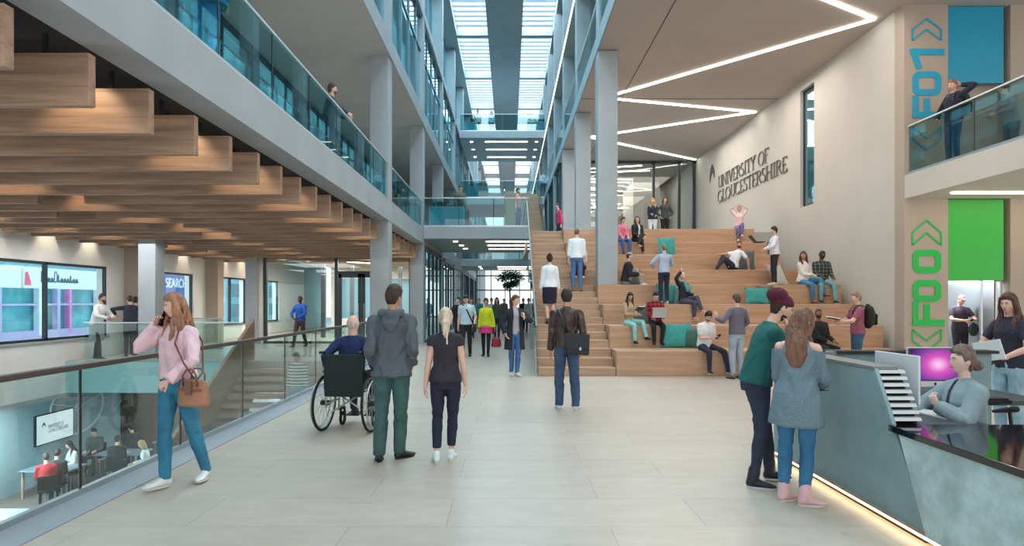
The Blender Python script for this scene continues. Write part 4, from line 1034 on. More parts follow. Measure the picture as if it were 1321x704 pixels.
def arch_logo(mb, o, ux, uz, n, h, depth):
    """pointed arch with an open foot"""
    L = [(-.42, 0), (-.40, .45), (-.25, .78), (0, 1.0)]; Rr = [(.25, .78), (.40, .45), (.42, .12), (.2, .42), (0, .58), (-.22, .30)]
    P = [o+ux*x*h+uz*z*h for x, z in L+Rr]; mb.prism(P, n*depth)
sg = empty('wall_lettering', (WX-.02, 22, 6), label='grey raised university name and arch emblem on the concrete wall', cat='sign')
ux = Vector((0, -1, 0)); uz = Vector((0, 0, 1)); o1 = Vector((WX-.004, 25.75, 6.27)); o2 = Vector((WX-.004, 25.8, 5.66))
serif_text('UNIVERSITY OF', o1, ux, uz, .47, 5.0, M['letter'], sg, .03)
serif_text('GLOUCESTERSHIRE', o2, ux, uz, .47, 6.45, M['letter'], sg, .03)
mb = MB(); arch_logo(mb, Vector((WX-.004, 26.55, 6.72)), ux, uz, ux.cross(uz), .72, .03); mb.build('arch_emblem', mat('sign_dark', srgb(60, 60, 58), .5), sg)
# big floor codes, drawn sideways reading upwards
def floor_code(lab, digits, m, rows, chev):
    r = empty('floor_code', (9.2, 13.64, 2), label=lab, cat='sign'); D = 13.655; n = Vector((0, -1, 0))
    u = Vector((0, 0, 1)); v = Vector((-1, 0, 0))      # reading up, letter tops to the left
    xr_ = (1214-VX)/F*D; wl = (1214-1177)/F*D
    for ch, (ya, yb) in zip(digits, rows):
        z0, z1 = zs(yb), zs(ya); wz = z1-z0; mb = MB(); t = .135; q = t/2
        o = Vector((xr_, D, z0))
        if ch == 'F': S_ = [[(q, q), (q, wl-q), (wz, wl-q)], [(q, wl*.52), (wz*.86, wl*.52)]]; S_ = [[(q, 0), (q, wl-q), (wz-.0, wl-q)], [(q, wl*.50), (wz*.85, wl*.50)]]
        elif ch == '0':
            S_ = []
            def rr(x0_, x1_, y0_, y1_, r):
                out = []
                for (cx_, cy_, a0) in ((x1_-r, y1_-r, 0), (x0_+r, y1_-r, 90), (x0_+r, y0_+r, 180), (x1_-r, y0_+r, 270)):
                    out += [o+u*(cx_+r*math.cos(math.radians(a0+i*18)))+v*(cy_+r*math.sin(math.radians(a0+i*18))) for i in range(6)]
                return out
            A_, B_ = rr(0, wz, 0, wl, .16), rr(t, wz-t, t, wl-t, .05); nn = len(A_)
            mb.add(A_+B_+[p+n*.012 for p in A_]+[p+n*.012 for p in B_], [f for i in range(nn) for j in [(i+1) % nn] for f in ((2*nn+i, 3*nn+i, 3*nn+j, 2*nn+j), (i, 2*nn+i, 2*nn+j, j), (nn+i, nn+j, 3*nn+j, 3*nn+i), (i, j, nn+j, nn+i))])
        else: S_ = [[(wz-q, 0), (wz-q, wl-.02), (wz*.06, wl*.80)]]
        for s_ in S_: pen(mb, s_, o, u, v, n, t, t, .012, uni=True)
        mb.build('numeral' if ch != 'F' else 'letter', m, r)
    for (ya, yb, up_) in chev:
        z0, z1 = zs(yb), zs(ya); mid = xr_-wl/2; mb = MB(); h = z1-z0; t = .035
        a = .42*h
        for off in (0, h*.5):
            zz_ = (z0+off, z0+off+h*.5) if up_ else (z1-off, z1-off-h*.5)
            for (p, q) in ((xr_, mid), (mid, xr_-wl)):
                za, zb = (zz_[0], zz_[1]) if p == xr_ else (zz_[1], zz_[0])
                A = Vector((p, D, za)); B = Vector((q, D, zb)); d = (B-A).normalized(); s_ = n.cross(d)*t/2; mb.prism([A-s_, B-s_, B+s_, A+s_], n*.012)
        for p in (xr_, xr_-wl):
            zz0 = z0 if up_ else z1; k = 1 if up_ else -1
            A = Vector((p, D, zz0)); B = Vector((p, D, zz0+k*h*.5)); s_ = Vector((t/2, 0, 0)); mb.prism([A-s_, B-s_, B+s_, A+s_], n*.012)
        mb.build('chevron', m, r)
floor_code('green sideways ground floor code with chevrons on the beige lift wall', 'F00', M['green_paint'], [(392, 420), (361, 389), (322, 352)], [(284, 316, True), (425, 453, False)])
floor_code('blue sideways first floor code with chevrons on the beige upper wall', 'F01', M['blue_paint'], [(127, 152), (92, 123), (63, 86)], [(24, 52, True), (163, 194, False)])
# ================================================================== RECEPTION DESK
dk = empty('reception_desk', (2.9, 5, 0), label='long concrete reception desk with a glowing base and glossy black counter', cat='desk')
hx = 2.72
# tall side facing the hall, with a slanting near end
MB().prism([(hx, 4.02, .07), (hx, 6.38, .07), (hx, 6.38, 1.10), (hx, 4.62, 1.10)], (.03, 0, 0)).build('hall_panel', M['desk'], dk, bevel=.006)
MB().prism([(hx+.03, 4.10, .0), (hx+.03, 6.3, .0), (hx+.03, 6.3, .07), (hx+.03, 4.06, .07)], (.1, 0, 0)).build('plinth', M['blackm'], dk)
MB().box(hx+.004, hx+.028, 2.2, 6.35, .035, .065).build('base_light', emis('desk_led', (1, .74, .42, 1), 5.5), dk)
MB().box(hx-.02, hx+.04, 2.2, 6.38, .068, .082).build('base_trim', M['slat'], dk)
MB().box(hx-.005, hx+.5, 6.10, 6.38, 1.06, 1.10).box(hx-.005, hx+.18, 4.62, 6.3, 1.085, 1.112).build('top_shelf', mat('desk_top_grey', srgb(120, 128, 128), .3), dk, bevel=.004)
MB().box(hx+.02, 4.86, 6.25, 6.38, 0, 1.07).build('back_panel', M['desk'], dk)
MB().box(hx+.0, 4.90, 6.20, 6.40, 1.07, 1.10).build('back_ledge', M['blackm'], dk)
# louvred slanting end
for k in range(8):
    z = 1.085-.0455*k; y = 4.622-.583*(1.10-z)
    MB().prism([(hx+.03, y, z), (hx+.03, y-.012, z-.022), (hx+.03, y+.12, z-.022), (hx+.03, y+.12, z)], (.19, 0, 0)).build('louvre', mat('louvre_pale', srgb(206, 210, 210), .4), dk)
MB().prism([(hx+.032, 4.66, 1.06), (hx+.032, 4.45, .70), (hx+.032, 4.8, .70), (hx+.032, 4.8, 1.06)], (.186, 0, 0)).build('louvre_back', M['black'], dk)
# low glossy counter towards the camera
MB().prism([(hx-.07, 1.8, .72), (3.4, 1.8, .72), (4.9, 2.4, .72), (4.9, 4.42, .72), (hx-.02, 4.42, .72), (hx-.03, 4.2, .72)], (0, 0, -.045)).build('counter_top', M['black'], dk, bevel=.004)
MB().prism([(hx-.04, 1.8, .07), (hx-.02, 4.02, .07), (hx-.02, 4.30, .674), (hx-.06, 1.8, .674)], (.10, 0, 0)).build('counter_panel', M['desk2'], dk)
MB().box(hx+.18, 3.42, 4.42, 6.2, .68, .72).box(3.42, 4.8, 5.45, 6.2, .68, .72).build('work_surface', mat('work_surface', srgb(70, 78, 82), .3), dk, bevel=.004)
# monitors
def monitor(loc, yaw, label, screen, w=.50, h=.37):
    r = empty('monitor', loc, math.radians(yaw), label, 'monitor')     # local: screen faces -y
    b = MB().box(-w/2, w/2, 0, .018, .10, .10+h).build('casing', M['white'], r, local=True, bevel=.006)
    MB().box(-w/2+.006, w/2-.006, -.004, 0, .155, .095+h).build('bezel', M['black'], r, local=True)
    MB().box(-w/2+.02, w/2-.02, -.006, -.004, .165, .085+h).build('screen', screen, r, local=True)
    MB().bar((0, .03, .16), (0, .10, .006), .16, .012, (0, 1, 0)).box(-.09, .09, -.06, .12, 0, .01).build('stand', M['alu'], r, local=True)
    MB().ball((0, -.003, .128), (.012, .002, .014), 10, 8).build('emblem', M['blackm'], r, local=True); return r
def aurora():
    m = bpy.data.materials.new('aurora_screen'); m.use_nodes = True; nt = m.node_tree
    for n in list(nt.nodes): nt.nodes.remove(n)
    out = nt.nodes.new('ShaderNodeOutputMaterial'); e = nt.nodes.new('ShaderNodeEmission'); tc = nt.nodes.new('ShaderNodeTexCoord'); mp = nt.nodes.new('ShaderNodeMapping')
    mp.inputs['Location'].default_value = (-.55, 0, -.45); mp.inputs['Scale'].default_value = (1.1, 1, .75)
    g = nt.nodes.new('ShaderNodeTexGradient'); g.gradient_type = 'SPHERICAL'; nt.links.new(tc.outputs['Generated'], mp.inputs[0])
    mp.vector_type = 'POINT'; mp.inputs['Location'].default_value = (-.55*1.6, 0, -.5*1.3); mp.inputs['Scale'].default_value = (1.6, 0, 1.3)
    nt.links.new(mp.outputs[0], g.inputs[0]); cr = nt.nodes.new('ShaderNodeValToRGB'); nt.links.new(g.outputs[0], cr.inputs[0])
    cr.color_ramp.elements[0].color = (.05, .02, .12, 1); cr.color_ramp.elements[1].color = (.95, .6, .9, 1); a = cr.color_ramp.elements.new(.66); a.color = (.66, .10, .50, 1); a = cr.color_ramp.elements.new(.3); a.color = (.20, .05, .32, 1)
    nt.links.new(cr.outputs[0], e.inputs[0]); e.inputs[1].default_value = .85; nt.links.new(e.outputs[0], out.inputs[0]); return m
monitor((3.86, 5.62, .72), 0, 'desktop monitor with a magenta aurora screen on the reception desk', aurora(), .51, .36)
monitor((3.05, 4.87, .72), 93, 'pale aluminium monitor seen from behind at the desk louvres', emis('office_screen', (.7, .8, .9, 1), .8), .51, .37)
kb = MB().prism([(-.215, -.06, 0), (.215, -.06, 0), (.215, .06, .012), (-.215, .06, .012)], (0, 0, .01)).build('keyboard', M['white'], label='slim white keyboard on the desk before the receptionist', cat='keyboard')
ky = MB()
for i in range(14):
    for j in range(5): ky.box(-.205+i*.0295, -.205+i*.0295+.025, -.052+j*.021, -.052+j*.021+.017, .012+j*.0024, .0155+j*.0024)
ko = ky.build('keys', M['paper'], kb, local=True); kb.location = (3.27, 4.72, .722); kb.rotation_euler = (0, 0, math.radians(-78))
MB().box(4.05, 4.3, 5.30, 5.44, .72, .75).box(4.07, 4.28, 5.31, 5.43, .751, .765).build('card_reader', M['blackm'], label='small black box under the magenta monitor', cat='device', bevel=.004)
pp = MB().box(0, .3, 0, .21, 0, .012); po = pp.build('paper_stack', M['paper'], label='white paper stack at the right end of the glossy counter', cat='papers'); po.location = (4.05, 4.15, .722); po.rotation_euler = (0, 0, .3)
# office chair
oc = empty('office_chair', (4.28, 4.98, 0), math.radians(-70), 'black office chair behind the seated receptionist', 'chair')
def bl(name, mb, m=None, par=oc, **k): return mb.build(name, m or M['blackm'], par, local=True, **k)
bl('seat', MB().ball((0, 0, .44), (.24, .24, .045), 20, 8), smooth=True)
bl('backrest', MB().prism([(-.22, .24, .56), (-.20, .26, 1.00), (-.12, .27, 1.07), (.12, .27, 1.07), (.20, .26, 1.0), (.22, .24, .56)], (0, .035, 0)), mat('chair_mesh', srgb(46, 48, 52), .8), bevel=.01)
bl('back_frame', MB().tube([(-.24, .25, .56), (-.23, .28, 1.0), (-.13, .29, 1.09), (.13, .29, 1.09), (.23, .28, 1.0), (.24, .25, .56)], .016, 8).tube([(0, .3, .8), (0, .26, .5), (0, .1, .40)], .022, 8), smooth=True)
for sx in (-1, 1): bl('armrest', MB().tube([(sx*.25, .1, .42), (sx*.30, .12, .55), (sx*.30, .1, .66)], .014, 8).tube([(sx*.30, .18, .67), (sx*.30, -.1, .67)], (.03, .014), 8, ref=(1, 0, 0), round_ends=True), smooth=True)
bl('column', MB().tube([(0, 0, .1), (0, 0, .42)], .03, 12), M['steel'])
for k in range(5):
    a = k*2*math.pi/5; L = bl('leg', MB().bar((0, 0, .11), (.30*math.cos(a), .30*math.sin(a), .07), .045, .03)); MB().ball((.30*math.cos(a), .30*math.sin(a), .034), .032, 10, 8).build('castor', M['rubber'], L, local=True)
# ================================================================== CUSHIONS
def cushion(x, D, z, w, h, col, label, yaw=0, tilt=12, flat=False):
    mb = MB(); n = 12; T = .10
    top = []; 
    def P(u, v, sgn):
        e = (1-abs(u)**2.4)*(1-abs(v)**2.4); pinch = 1-.10*(abs(u)**2*(1-v*v)+abs(v)**2*(1-u*u))*1.0
        return (u*w/2*(pinch if True else 1), sgn*T*.5*max(e, 0)**.5, v*h/2*pinch+h/2)
    vs = [P(-1+2*i/n, -1+2*j/n, s_) for s_ in (-1, 1) for j in range(n+1) for i in range(n+1)]
    fs = []
    N = (n+1)*(n+1)
    for j in range(n):
        for i in range(n):
            a = j*(n+1)+i; fs.append((a, a+1, a+n+2, a+n+1)); fs.append((N+a, N+a+n+1, N+a+n+2, N+a+1))
    me_ = MB().add(vs, fs).build('cushion', clothm(col), smooth=True, label=label, cat='cushion')
    me_.location = (x, D, z); me_.rotation_euler = (math.radians(-tilt if not flat else -75), 0, math.radians(yaw)); return me_
TEAL, DG, GRN = (62, 152, 148), (84, 96, 96), (110, 150, 140)
cushion(*at(862, 0, 18.1)[:1], 18.18, 2.935, .56, .56, TEAL, 'teal cushion leaning behind the man in the pale blue shirt', 8)
cushion(at(861, 0, 15.9)[0], 15.75, 1.525, .62, .52, TEAL, 'teal cushion against the riser behind the standing man and his legs', 4)
cushion(at(876, 0, 15.9)[0]+.02, 15.62, 1.525, .46, .48, GRN, 'pale green cushion beside the waving person', -18)
cushion(at(868, 0, 14.9)[0], 14.75, 1.045, .72, .56, TEAL, 'large teal cushion beside the man in red plaid', -6).location = (at(874, 0, 13.9)[0], 14.0, .545)
cushion(at(889, 0, 13.9)[0], 13.95, .545, .40, .44, (60, 104, 88), 'dark green patterned cushion beside the large teal one', -30)
cushion(at(829, 0, 14.6)[0], 14.72, 1.045, .42, .44, DG, 'charcoal cushion between the reader and the plaid shirt', 10)
cushion(at(982, 0, 15.3)[0], 15.55, 1.525, .58, .42, TEAL, 'teal cushion at the foot of the man holding a laptop', -6)
cushion(at(1000, 0, 15.4)[0], 15.72, 1.525, .56, .50, DG, 'charcoal cushion leaning against the teal one on the upper tier', 20, 20)
cushion(at(1013, 0, 16.2)[0]+.05, 16.5, 2.025, .70, .62, (196, 200, 196), 'pale grey beanbag cushion by the concrete wall', 35, 26)
cushion(at(966, 0, 17.3)[0], 17.5, 2.455, .50, .58, DG, 'charcoal cushion behind the reclining man in white', -12)
cushion(at(820, 0, 16.6)[0], 16.75, 2.025, .40, .44, (88, 104, 84), 'olive leaf pattern cushion behind the seated man in the grey hat', 14)
# ================================================================== PLANTERS AND TREE
def foliage(mb, c, R, n, rnd, size=.09):
    for _ in range(n):
        d = Vector((rnd.gauss(0, 1), rnd.gauss(0, 1), rnd.gauss(0, 1))).normalized()*(rnd.random()**.5)
        p = Vector(c)+Vector((d.x*R[0], d.y*R[1], d.z*R[2])); a = Vector((rnd.gauss(0, 1), rnd.gauss(0, 1), rnd.gauss(0, .6))).normalized(); b = a.cross(Vector((rnd.random()-.5, rnd.random()-.5, 1))).normalized()
        L = size*(.6+rnd.random()*.8); mb.add([p-a*L*.5, p+b*L*.22, p+a*L*.5, p-b*L*.22], [(0, 1, 2, 3)])
def planter(x0, x1, y0, z, h, label, plant_h=.28, dep=.5):
    r = empty('planter', ((x0+x1)/2, y0, z), label=label, cat='planter'); rnd = random.Random(int(x0*100)+7)
    MB().box(x0, x1, y0, y0+dep, z, z+h).build('box', M['teal'], r, bevel=.01)
    MB().box(x0+.04, x1-.04, y0+.04, y0+dep-.04, z+h-.0, z+h+.015).build('soil', mat('soil', srgb(50, 40, 34), .9), r)
    mb = MB()
    for k in range(int((x1-x0)*16)):
        cx = x0+.08+(x1-x0-.16)*rnd.random(); cy = y0+.1+(dep-.2)*rnd.random(); foliage(mb, (cx, cy, z+h+plant_h*.45), (.12, .12, plant_h*.5), 26, rnd)
    mb.build('foliage', M['leaf'], r)
planter(-3.05, -1.72, 23.45, 4.372, .80, 'long teal planter with low green plants on the first floor bridge')
planter(at(602, 0, 41)[0], at(630, 0, 41)[0], 41.0, 8.352, .85, 'teal planter with green plants on the distant second floor bridge')
planter(at(602, 0, 41)[0], at(616, 0, 41)[0], 40.5, 12.552, .75, 'teal planter on the left of the highest bridge', .3)
planter(at(680, 0, 41)[0], at(703, 0, 41)[0], 40.5, 12.552, .75, 'teal planter on the right of the highest bridge', .3)
tt = empty('indoor_tree', (.05, 36, 0), label='leafy indoor tree in a round pot at the end of the corridor', cat='tree'); rnd = random.Random(5)
MB().tube([(.05, 36, 0), (.05, 36, .5)], [.3, .38], 20).build('pot', M['teal'], tt)
MB().tube([(.05, 36, .45), (.07, 36.02, 1.3), (.03, 36, 2.2), (.1, 35.98, 2.9)], [.06, .05, .045, .03], 8).tube([(.03, 36, 2.1), (-.4, 36.1, 2.8)], [.03, .015], 6).tube([(.04, 36, 2.2), (.5, 35.9, 2.8)], [.03, .015], 6).build('trunk', mat('bark', srgb(84, 66, 52), .8), tt)
mb = MB()
for c, R_ in (((-.35, 36, 2.95), (.5, .4, .28)), ((.45, 36, 2.95), (.5, .4, .3)), ((.05, 36, 3.15), (.6, .45, .3)), ((.3, 36, 2.6), (.3, .3, .25)), ((-.1, 36, 2.5), (.3, .3, .22))): foliage(mb, c, R_, 420, rnd, .15)
mb.build('crown', M['leaf'], tt)
# ================================================================== STREET OUTSIDE THE WINDOWS
SX = -26.0
def sy(x): return F*-SX/(VX-x)
def sz(x, y): return EYE+(VY-y)/F*sy(x)
struct('ground_street', MB().box(-60, LW-.36, -10, 90, -.9, -.8), mat('paving', srgb(176, 184, 188), .8, var=.06))
sf = empty('shopfront', (SX, 35, -.8), label='pale shopfront with pink and lilac window frames across the street', cat='building')
pw = mat('shop_render', srgb(236, 246, 248), .7); pk = mat('pink_frame', srgb(240, 150, 214), .5); ll_ = mat('lilac_frame', srgb(196, 188, 226), .5)
MB().box(SX-.4, SX-.05, 22, 44, 3.45, 9).build('upper_wall', mat('shop_upper', srgb(120, 170, 186), .7), sf)
MB().box(SX-.3, SX, 22, 40.6, 2.3, 3.45).build('fascia_board', pw, sf)
MB().box(SX-.5, SX-.42, 22, 44, -.8, 2.3).build('shop_glass', mat('shop_glass', srgb(96, 176, 184), .15, var=.3, scale=.6), sf)
MB().box(SX-.3, SX+.02, 22, 40.6, -.8, -.02).build('stall_riser', ll_, sf)
MB().box(SX-.25, SX, 22, 40, 1.35, 1.45).build('transom', ll_, sf)
for x, m_, w_ in ((0, ll_, .12), (52, pw, .3), (75, ll_, .22), (90, pk, .2)): y = sy(x+.5); MB().box(SX-.28, SX+.03, y-w_/2, y+w_/2, -.3, 2.3).build('frame_post', m_, sf)
MB().box(SX-.3, SX+.02, 39.2, 44, -.8, 3.4).build('side_pier', pw, sf)
MB().box(SX-.42, SX-.3, 24, 31, .2, 1.2).build('display', mat('window_display', srgb(150, 190, 196), .6, var=.5, scale=3), sf)
fs_ = empty('projecting_sign', (SX, sy(38), 2.6), label='white projecting sign with a pink figure on the shop fascia', cat='sign')
MB().box(SX+.02, SX+.1, sy(28), sy(48), 2.30, 3.35).build('board', M['paper'], fs_)
MB().prism([(SX+.105, sy(29), 2.45), (SX+.105, sy(38), 2.45), (SX+.105, sy(36), 2.85), (SX+.105, sy(33), 3.2), (SX+.105, sy(30), 3.1)], (.01, 0, 0)).build('figure', mat('sign_pink', srgb(240, 110, 140), .6), fs_)
# flowing handwritten shop name
sc_ = empty('script_sign', (SX+.02, sy(77), 2.9), label='grey handwritten style shop name on the white fascia', cat='sign'); y0, y1 = sy(53), sy(101); L_ = y1-y0
def scr(i, kind):
    a = i/11*1.0; s_ = [(0, 0), (.05, .34), (.09, .40), (.10, .3), (.08, .08), (.13, 0), (.2, .12)] if kind == 't' else ([(0, .0), (.03, .5), (.0, .52), (.12, .60), (.24, .42), (.22, .12), (.08, -.02), (0, .08)] if kind == 'C' else [(0, .0), (.04, .2), (.10, .24), (.05, .04), (.12, 0), (.16, .2), (.18, .02), (.26, .06)])
    return s_
o_ = Vector((SX+.005, y0, 2.66)); uy = Vector((0, 1, 0)); k = 0
for i, kd in enumerate('CnnnCtnnntnn'):
    mb = MB(); pen(mb, [(p[0]*L_/3.1+i*L_/12, p[1]*1.05) for p in scr(i, kd)], o_, uy, uz, Vector((1, 0, 0)), .07, .035, .01); mb.build('script_letter', mat('script_grey', srgb(70, 96, 110), .6), sc_)
bb = empty('blue_sign_panel', (SX+3, 46, 1.5), label='blue street sign panel with white SEARCH lettering beyond the window', cat='sign')
bx = -24.0; ya, yb = F*-bx/(VX-212), F*-bx/(VX-243); za = EYE+(VY-386)/F*ya; zb2 = EYE+(VY-352)/F*ya
MB().box(bx-.1, bx, ya, yb, -.8, zb2).build('panel', mat('sign_blue', srgb(64, 96, 168), .5), bb)
xk = 0; capm = M['paper']
GS = {'A': (.8, [[(0, 0), (.36, 1)], [(.36, 1), (.72, 0)], [(.14, .34), (.58, .34)]])}
mb_h = (yb-ya)*.9
for c in 'SEARCH':
    wd, st_ = GS.get(c) or GL[c]; mb = MB()
    for s_ in st_:
        if len(s_) == 2 and abs(s_[0][1]-s_[1][1]) < .01 and s_[0][1] in (0, 1) and abs(s_[0][0]-s_[1][0]) < .3: continue
        pen(mb, [(p[0]+xk, p[1]) for p in s_], Vector((bx+.005, ya+.15, zb2-.95)), uy, uz, Vector((1, 0, 0)), .12, .10, .02, sc=mb_h/5.0)
    mb.build('letter', capm, bb); xk += wd+.08
fb = empty('street_building', (-27, 60, -.8), label='distant glazed street building seen through the third window', cat='building')
MB().box(-28, -27, 44.5, 90, -.8, 12).build('wall', mat('street_wall', srgb(150, 214, 226), .6, var=.25, scale=.5), fb)
for k in range(11):
    for z in (0, 2.0, 3.8): MB().box(-27, -26.96, 46+k*3.4, 48.4+k*3.4, z, z+1.3).build('window', mat('street_glass', srgb(70, 140, 160), .2, var=.3, scale=2), fb)
# ================================================================== LOWER FLOOR
tv = empty('wall_screen', (-13.28, 18.1, -1.7), label='white wall screen showing an arch emblem and university name below the void', cat='screen')
ty0, ty1 = F*13.28/(VX-45), F*13.28/(VX-92); tz1 = EYE+(VY-538)/F*ty0; tz0 = EYE+(VY-575)/F*ty0
MB().box(-13.29, -13.23, ty0-.03, ty1+.03, tz0-.03, tz1+.03).build('casing', M['blackm'], tv)
MB().box(-13.23, -13.225, ty0, ty1, tz0, tz1).build('screen', emis('tv_white', (.88, .93, .95, 1), .75), tv)
tl = mat('tv_letter', srgb(96, 104, 112), .6); un = Vector((0, 1, 0)); hh = (tz1-tz0)
serif_text('UNIVERSITY OF', Vector((-13.224, ty0+.42, tz0+hh*.50)), un, uz, .10, .62, tl, tv, .004)
serif_text('GLOUCESTERSHIRE', Vector((-13.224, ty0+.42, tz0+hh*.34)), un, uz, .10, .82, tl, tv, .004)
mb = MB(); arch_logo(mb, Vector((-13.224, ty0+.26, tz0+hh*.56)), un, uz, Vector((1, 0, 0)), .16, .004); mb.build('emblem', tl, tv)
wg = empty('wall_outline', (-13.28, 19, -1.7), label='pale outlined wheel and bent line drawing on the lower wall', cat='wall art'); gm = mat('pale_outline', srgb(205, 214, 214), .6)  # thin pale tubes forming a wheel outline and bent lines
cy, cz = 19.1, -1.67; mb = MB()
def ell(r, w):
    P = [Vector((-13.28, cy+r*1.45*math.cos(a*math.pi/24), cz+r*math.sin(a*math.pi/24))) for a in range(49)]
    mb.tube(P, w, 6)
ell(.80, .028); ell(.10, .03)
for a in (20, 160, 270): mb.tube([(-13.28, cy, cz), (-13.28, cy+1.14*math.cos(math.radians(a)), cz+.79*math.sin(math.radians(a)))], .018, 6)
mb.build('wheel', gm, wg)
MB().tube([(-13.28, 20.9, -1.1), (-13.28, 21.5, -1.15), (-13.28, 21.3, -1.6), (-13.28, 21.9, -1.6)], .02, 6).tube([(-13.28, 20.8, -2.1), (-13.28, 21.4, -1.7), (-13.28, 21.9, -1.65)], .02, 6).build('bent_line', gm, wg)
def low_table(x, y, w, d, lab, top=None, rz=0, z=-3.6, h=.75):
    r = empty('meeting_table', (x, y, z), rz, lab, 'table')
    MB().box(-w/2, w/2, -d/2, d/2, h-.035, h).build('tabletop', top or mat('table_grey', srgb(128, 142, 152), .35), r, local=True, bevel=.005)
    for sx in (-1, 1):
        for sy_ in (-1, 1): MB().bar((sx*(w/2-.08), sy_*(d/2-.08), 0), (sx*(w/2-.08), sy_*(d/2-.08), h-.035), .05, .05, (0, 1, 0)).build('leg', M['slat'], r, local=True)
    return r
low_table(-12.2, 16.6, 1.3, .8, 'grey lower floor table nearest the wall screen')
low_table(-11.4, 18.3, 1.3, .8, 'grey lower floor table with open papers in the middle')
low_table(-10.6, 19.9, 1.3, .8, 'grey lower floor table by the brown pillar')
low_table(-10.3, 12.8, 1.8, 1.0, 'pale blue lower floor table at the near left corner', mat('table_pale', srgb(170, 214, 226), .3))
for (x, y, z) in ((-12.3, 16.5, -2.849), (-11.3, 18.2, -2.849), (-10.5, 19.8, -2.849), (-10.4, 12.7, -2.849), (-9.9, 13.0, -2.849)):
    o = MB().box(-.15, .15, -.1, .1, 0, .006).build('paper_sheet', M['paper'], label='white paper lying on a lower floor table', cat='paper', group='papers on the lower tables'); o.location = (x, y, z); o.rotation_euler = (0, 0, x)
def low_chair(x, y, rz, lab):
    r = empty('cafe_chair', (x, y, -3.6), rz, lab, 'chair', 'chairs on the lower floor')
    MB().box(-.21, .21, -.21, .21, .43, .46).build('seat', M['blackm'], r, local=True, bevel=.01)
    MB().box(-.2, .2, -.235, -.21, .5, .85).build('backrest', M['blackm'], r, local=True, bevel=.01)
    for sx in (-1, 1):
        for sy_ in (-1, 1): MB().tube([(sx*.18, sy_*.18, 0), (sx*.17, sy_*.17, .43)], .012, 6).build('leg', M['steel'], r, local=True)
    return r
# ================================================================== WHEELCHAIR
def wheelchair(loc, yaw):
    r = empty('wheelchair', loc, math.radians(yaw), 'black and chrome self-propelled wheelchair rolling along the void balustrade', 'wheelchair'); R_ = .345
    def q(n, mb, m, par=r, **k): return mb.build(n, m, par, local=True, **k)
    for sx in (-1, 1):
        w = q('wheel', MB().ring((sx*.30, 0, R_), (1, .0, sx*.03), R_-.014, .0165, 56, 8), M['rubber'], smooth=True)
        q('rim', MB().ring((sx*.30, 0, R_), (1, 0, sx*.03), R_-.035, .009, 48, 6), M['steel'], w, smooth=True)
        q('push_rim', MB().ring((sx*.345, 0, R_), (1, 0, sx*.03), R_-.055, .009, 48, 6), M['steel'], w, smooth=True)
        sp_ = MB()
        for k in range(20): a = k*math.pi/10; sp_.tube([(sx*(.30+(.02 if k % 2 else -.015)), 0, R_), (sx*.30, (R_-.035)*math.cos(a), R_+(R_-.035)*math.sin(a))], .0022, 5)
        q('spokes', sp_, M['steel'], w); q('hub', MB().tube([(sx*.24, 0, R_), (sx*.34, 0, R_)], .032, 12), M['blackm'], w)
        q('push_handle', MB().tube([(sx*.235, -.10, .50), (sx*.235, -.14, .96), (sx*.235, -.17, .985), (sx*.235, -.27, .985)], [.012, .012, .014, .017], 10), M['blackm'], smooth=True)
        q('side_frame', MB().tube([(sx*.235, -.10, .35), (sx*.235, .32, .35)], .012, 8).tube([(sx*.235, -.10, .53), (sx*.235, .36, .54), (sx*.235, .45, .3), (sx*.225, .50, .12)], .012, 8).tube([(sx*.235, .3, .54), (sx*.235, .3, .2)], .012, 8).tube([(sx*.235, -.10, .3), (sx*.235, -.10, .55)], .012, 8), M['steel'], smooth=True)
        q('side_guard', MB().prism([(sx*.255, -.12, .53), (sx*.255, .22, .53), (sx*.255, .20, .68), (sx*.255, .02, .74), (sx*.255, -.12, .70)], (.006, 0, 0)), M['blackm'])
        q('armrest', MB().tube([(sx*.262, -.08, .74), (sx*.262, .24, .74)], (.025, .014), 8, ref=(1, 0, 0), round_ends=True), M['blackm'], smooth=True)
        c = q('castor', MB().ring((sx*.21, .36, .09), (1, 0, 0), .07, .02, 24, 8), M['rubber'], smooth=True)
        q('castor_fork', MB().box(sx*.21-.03, sx*.21-.022, .33, .39, .08, .22).box(sx*.21+.022, sx*.21+.03, .33, .39, .08, .22).box(sx*.21-.03, sx*.21+.03, .33, .39, .21, .24), M['blackm'], c)
        q('footplate', MB().bar((sx*.12, .46, .11), (sx*.12, .62, .13), .17, .015), M['blackm'])
    q('cross_brace', MB().tube([(-.23, .05, .50), (.23, .05, .22)], .011, 8).tube([(.23, .05, .50), (-.23, .05, .22)], .011, 8), M['steel'])
    q('axle', MB().tube([(-.30, 0, R_), (-.2, 0, R_)], .012, 8).tube([(.30, 0, R_), (.2, 0, R_)], .012, 8), M['steel'])
    q('seat', MB().box(-.225, .225, -.10, .34, .515, .56), M['blackm'], bevel=.015)
    q('backrest', MB().prism([(-.245, -.135, .44), (.245, -.135, .44), (.245, -.165, .955), (-.245, -.165, .955)], (0, .03, 0)), mat('chair_canvas', srgb(30, 42, 46), .8, bump=.2, bscale=30), bevel=.012)
    return r
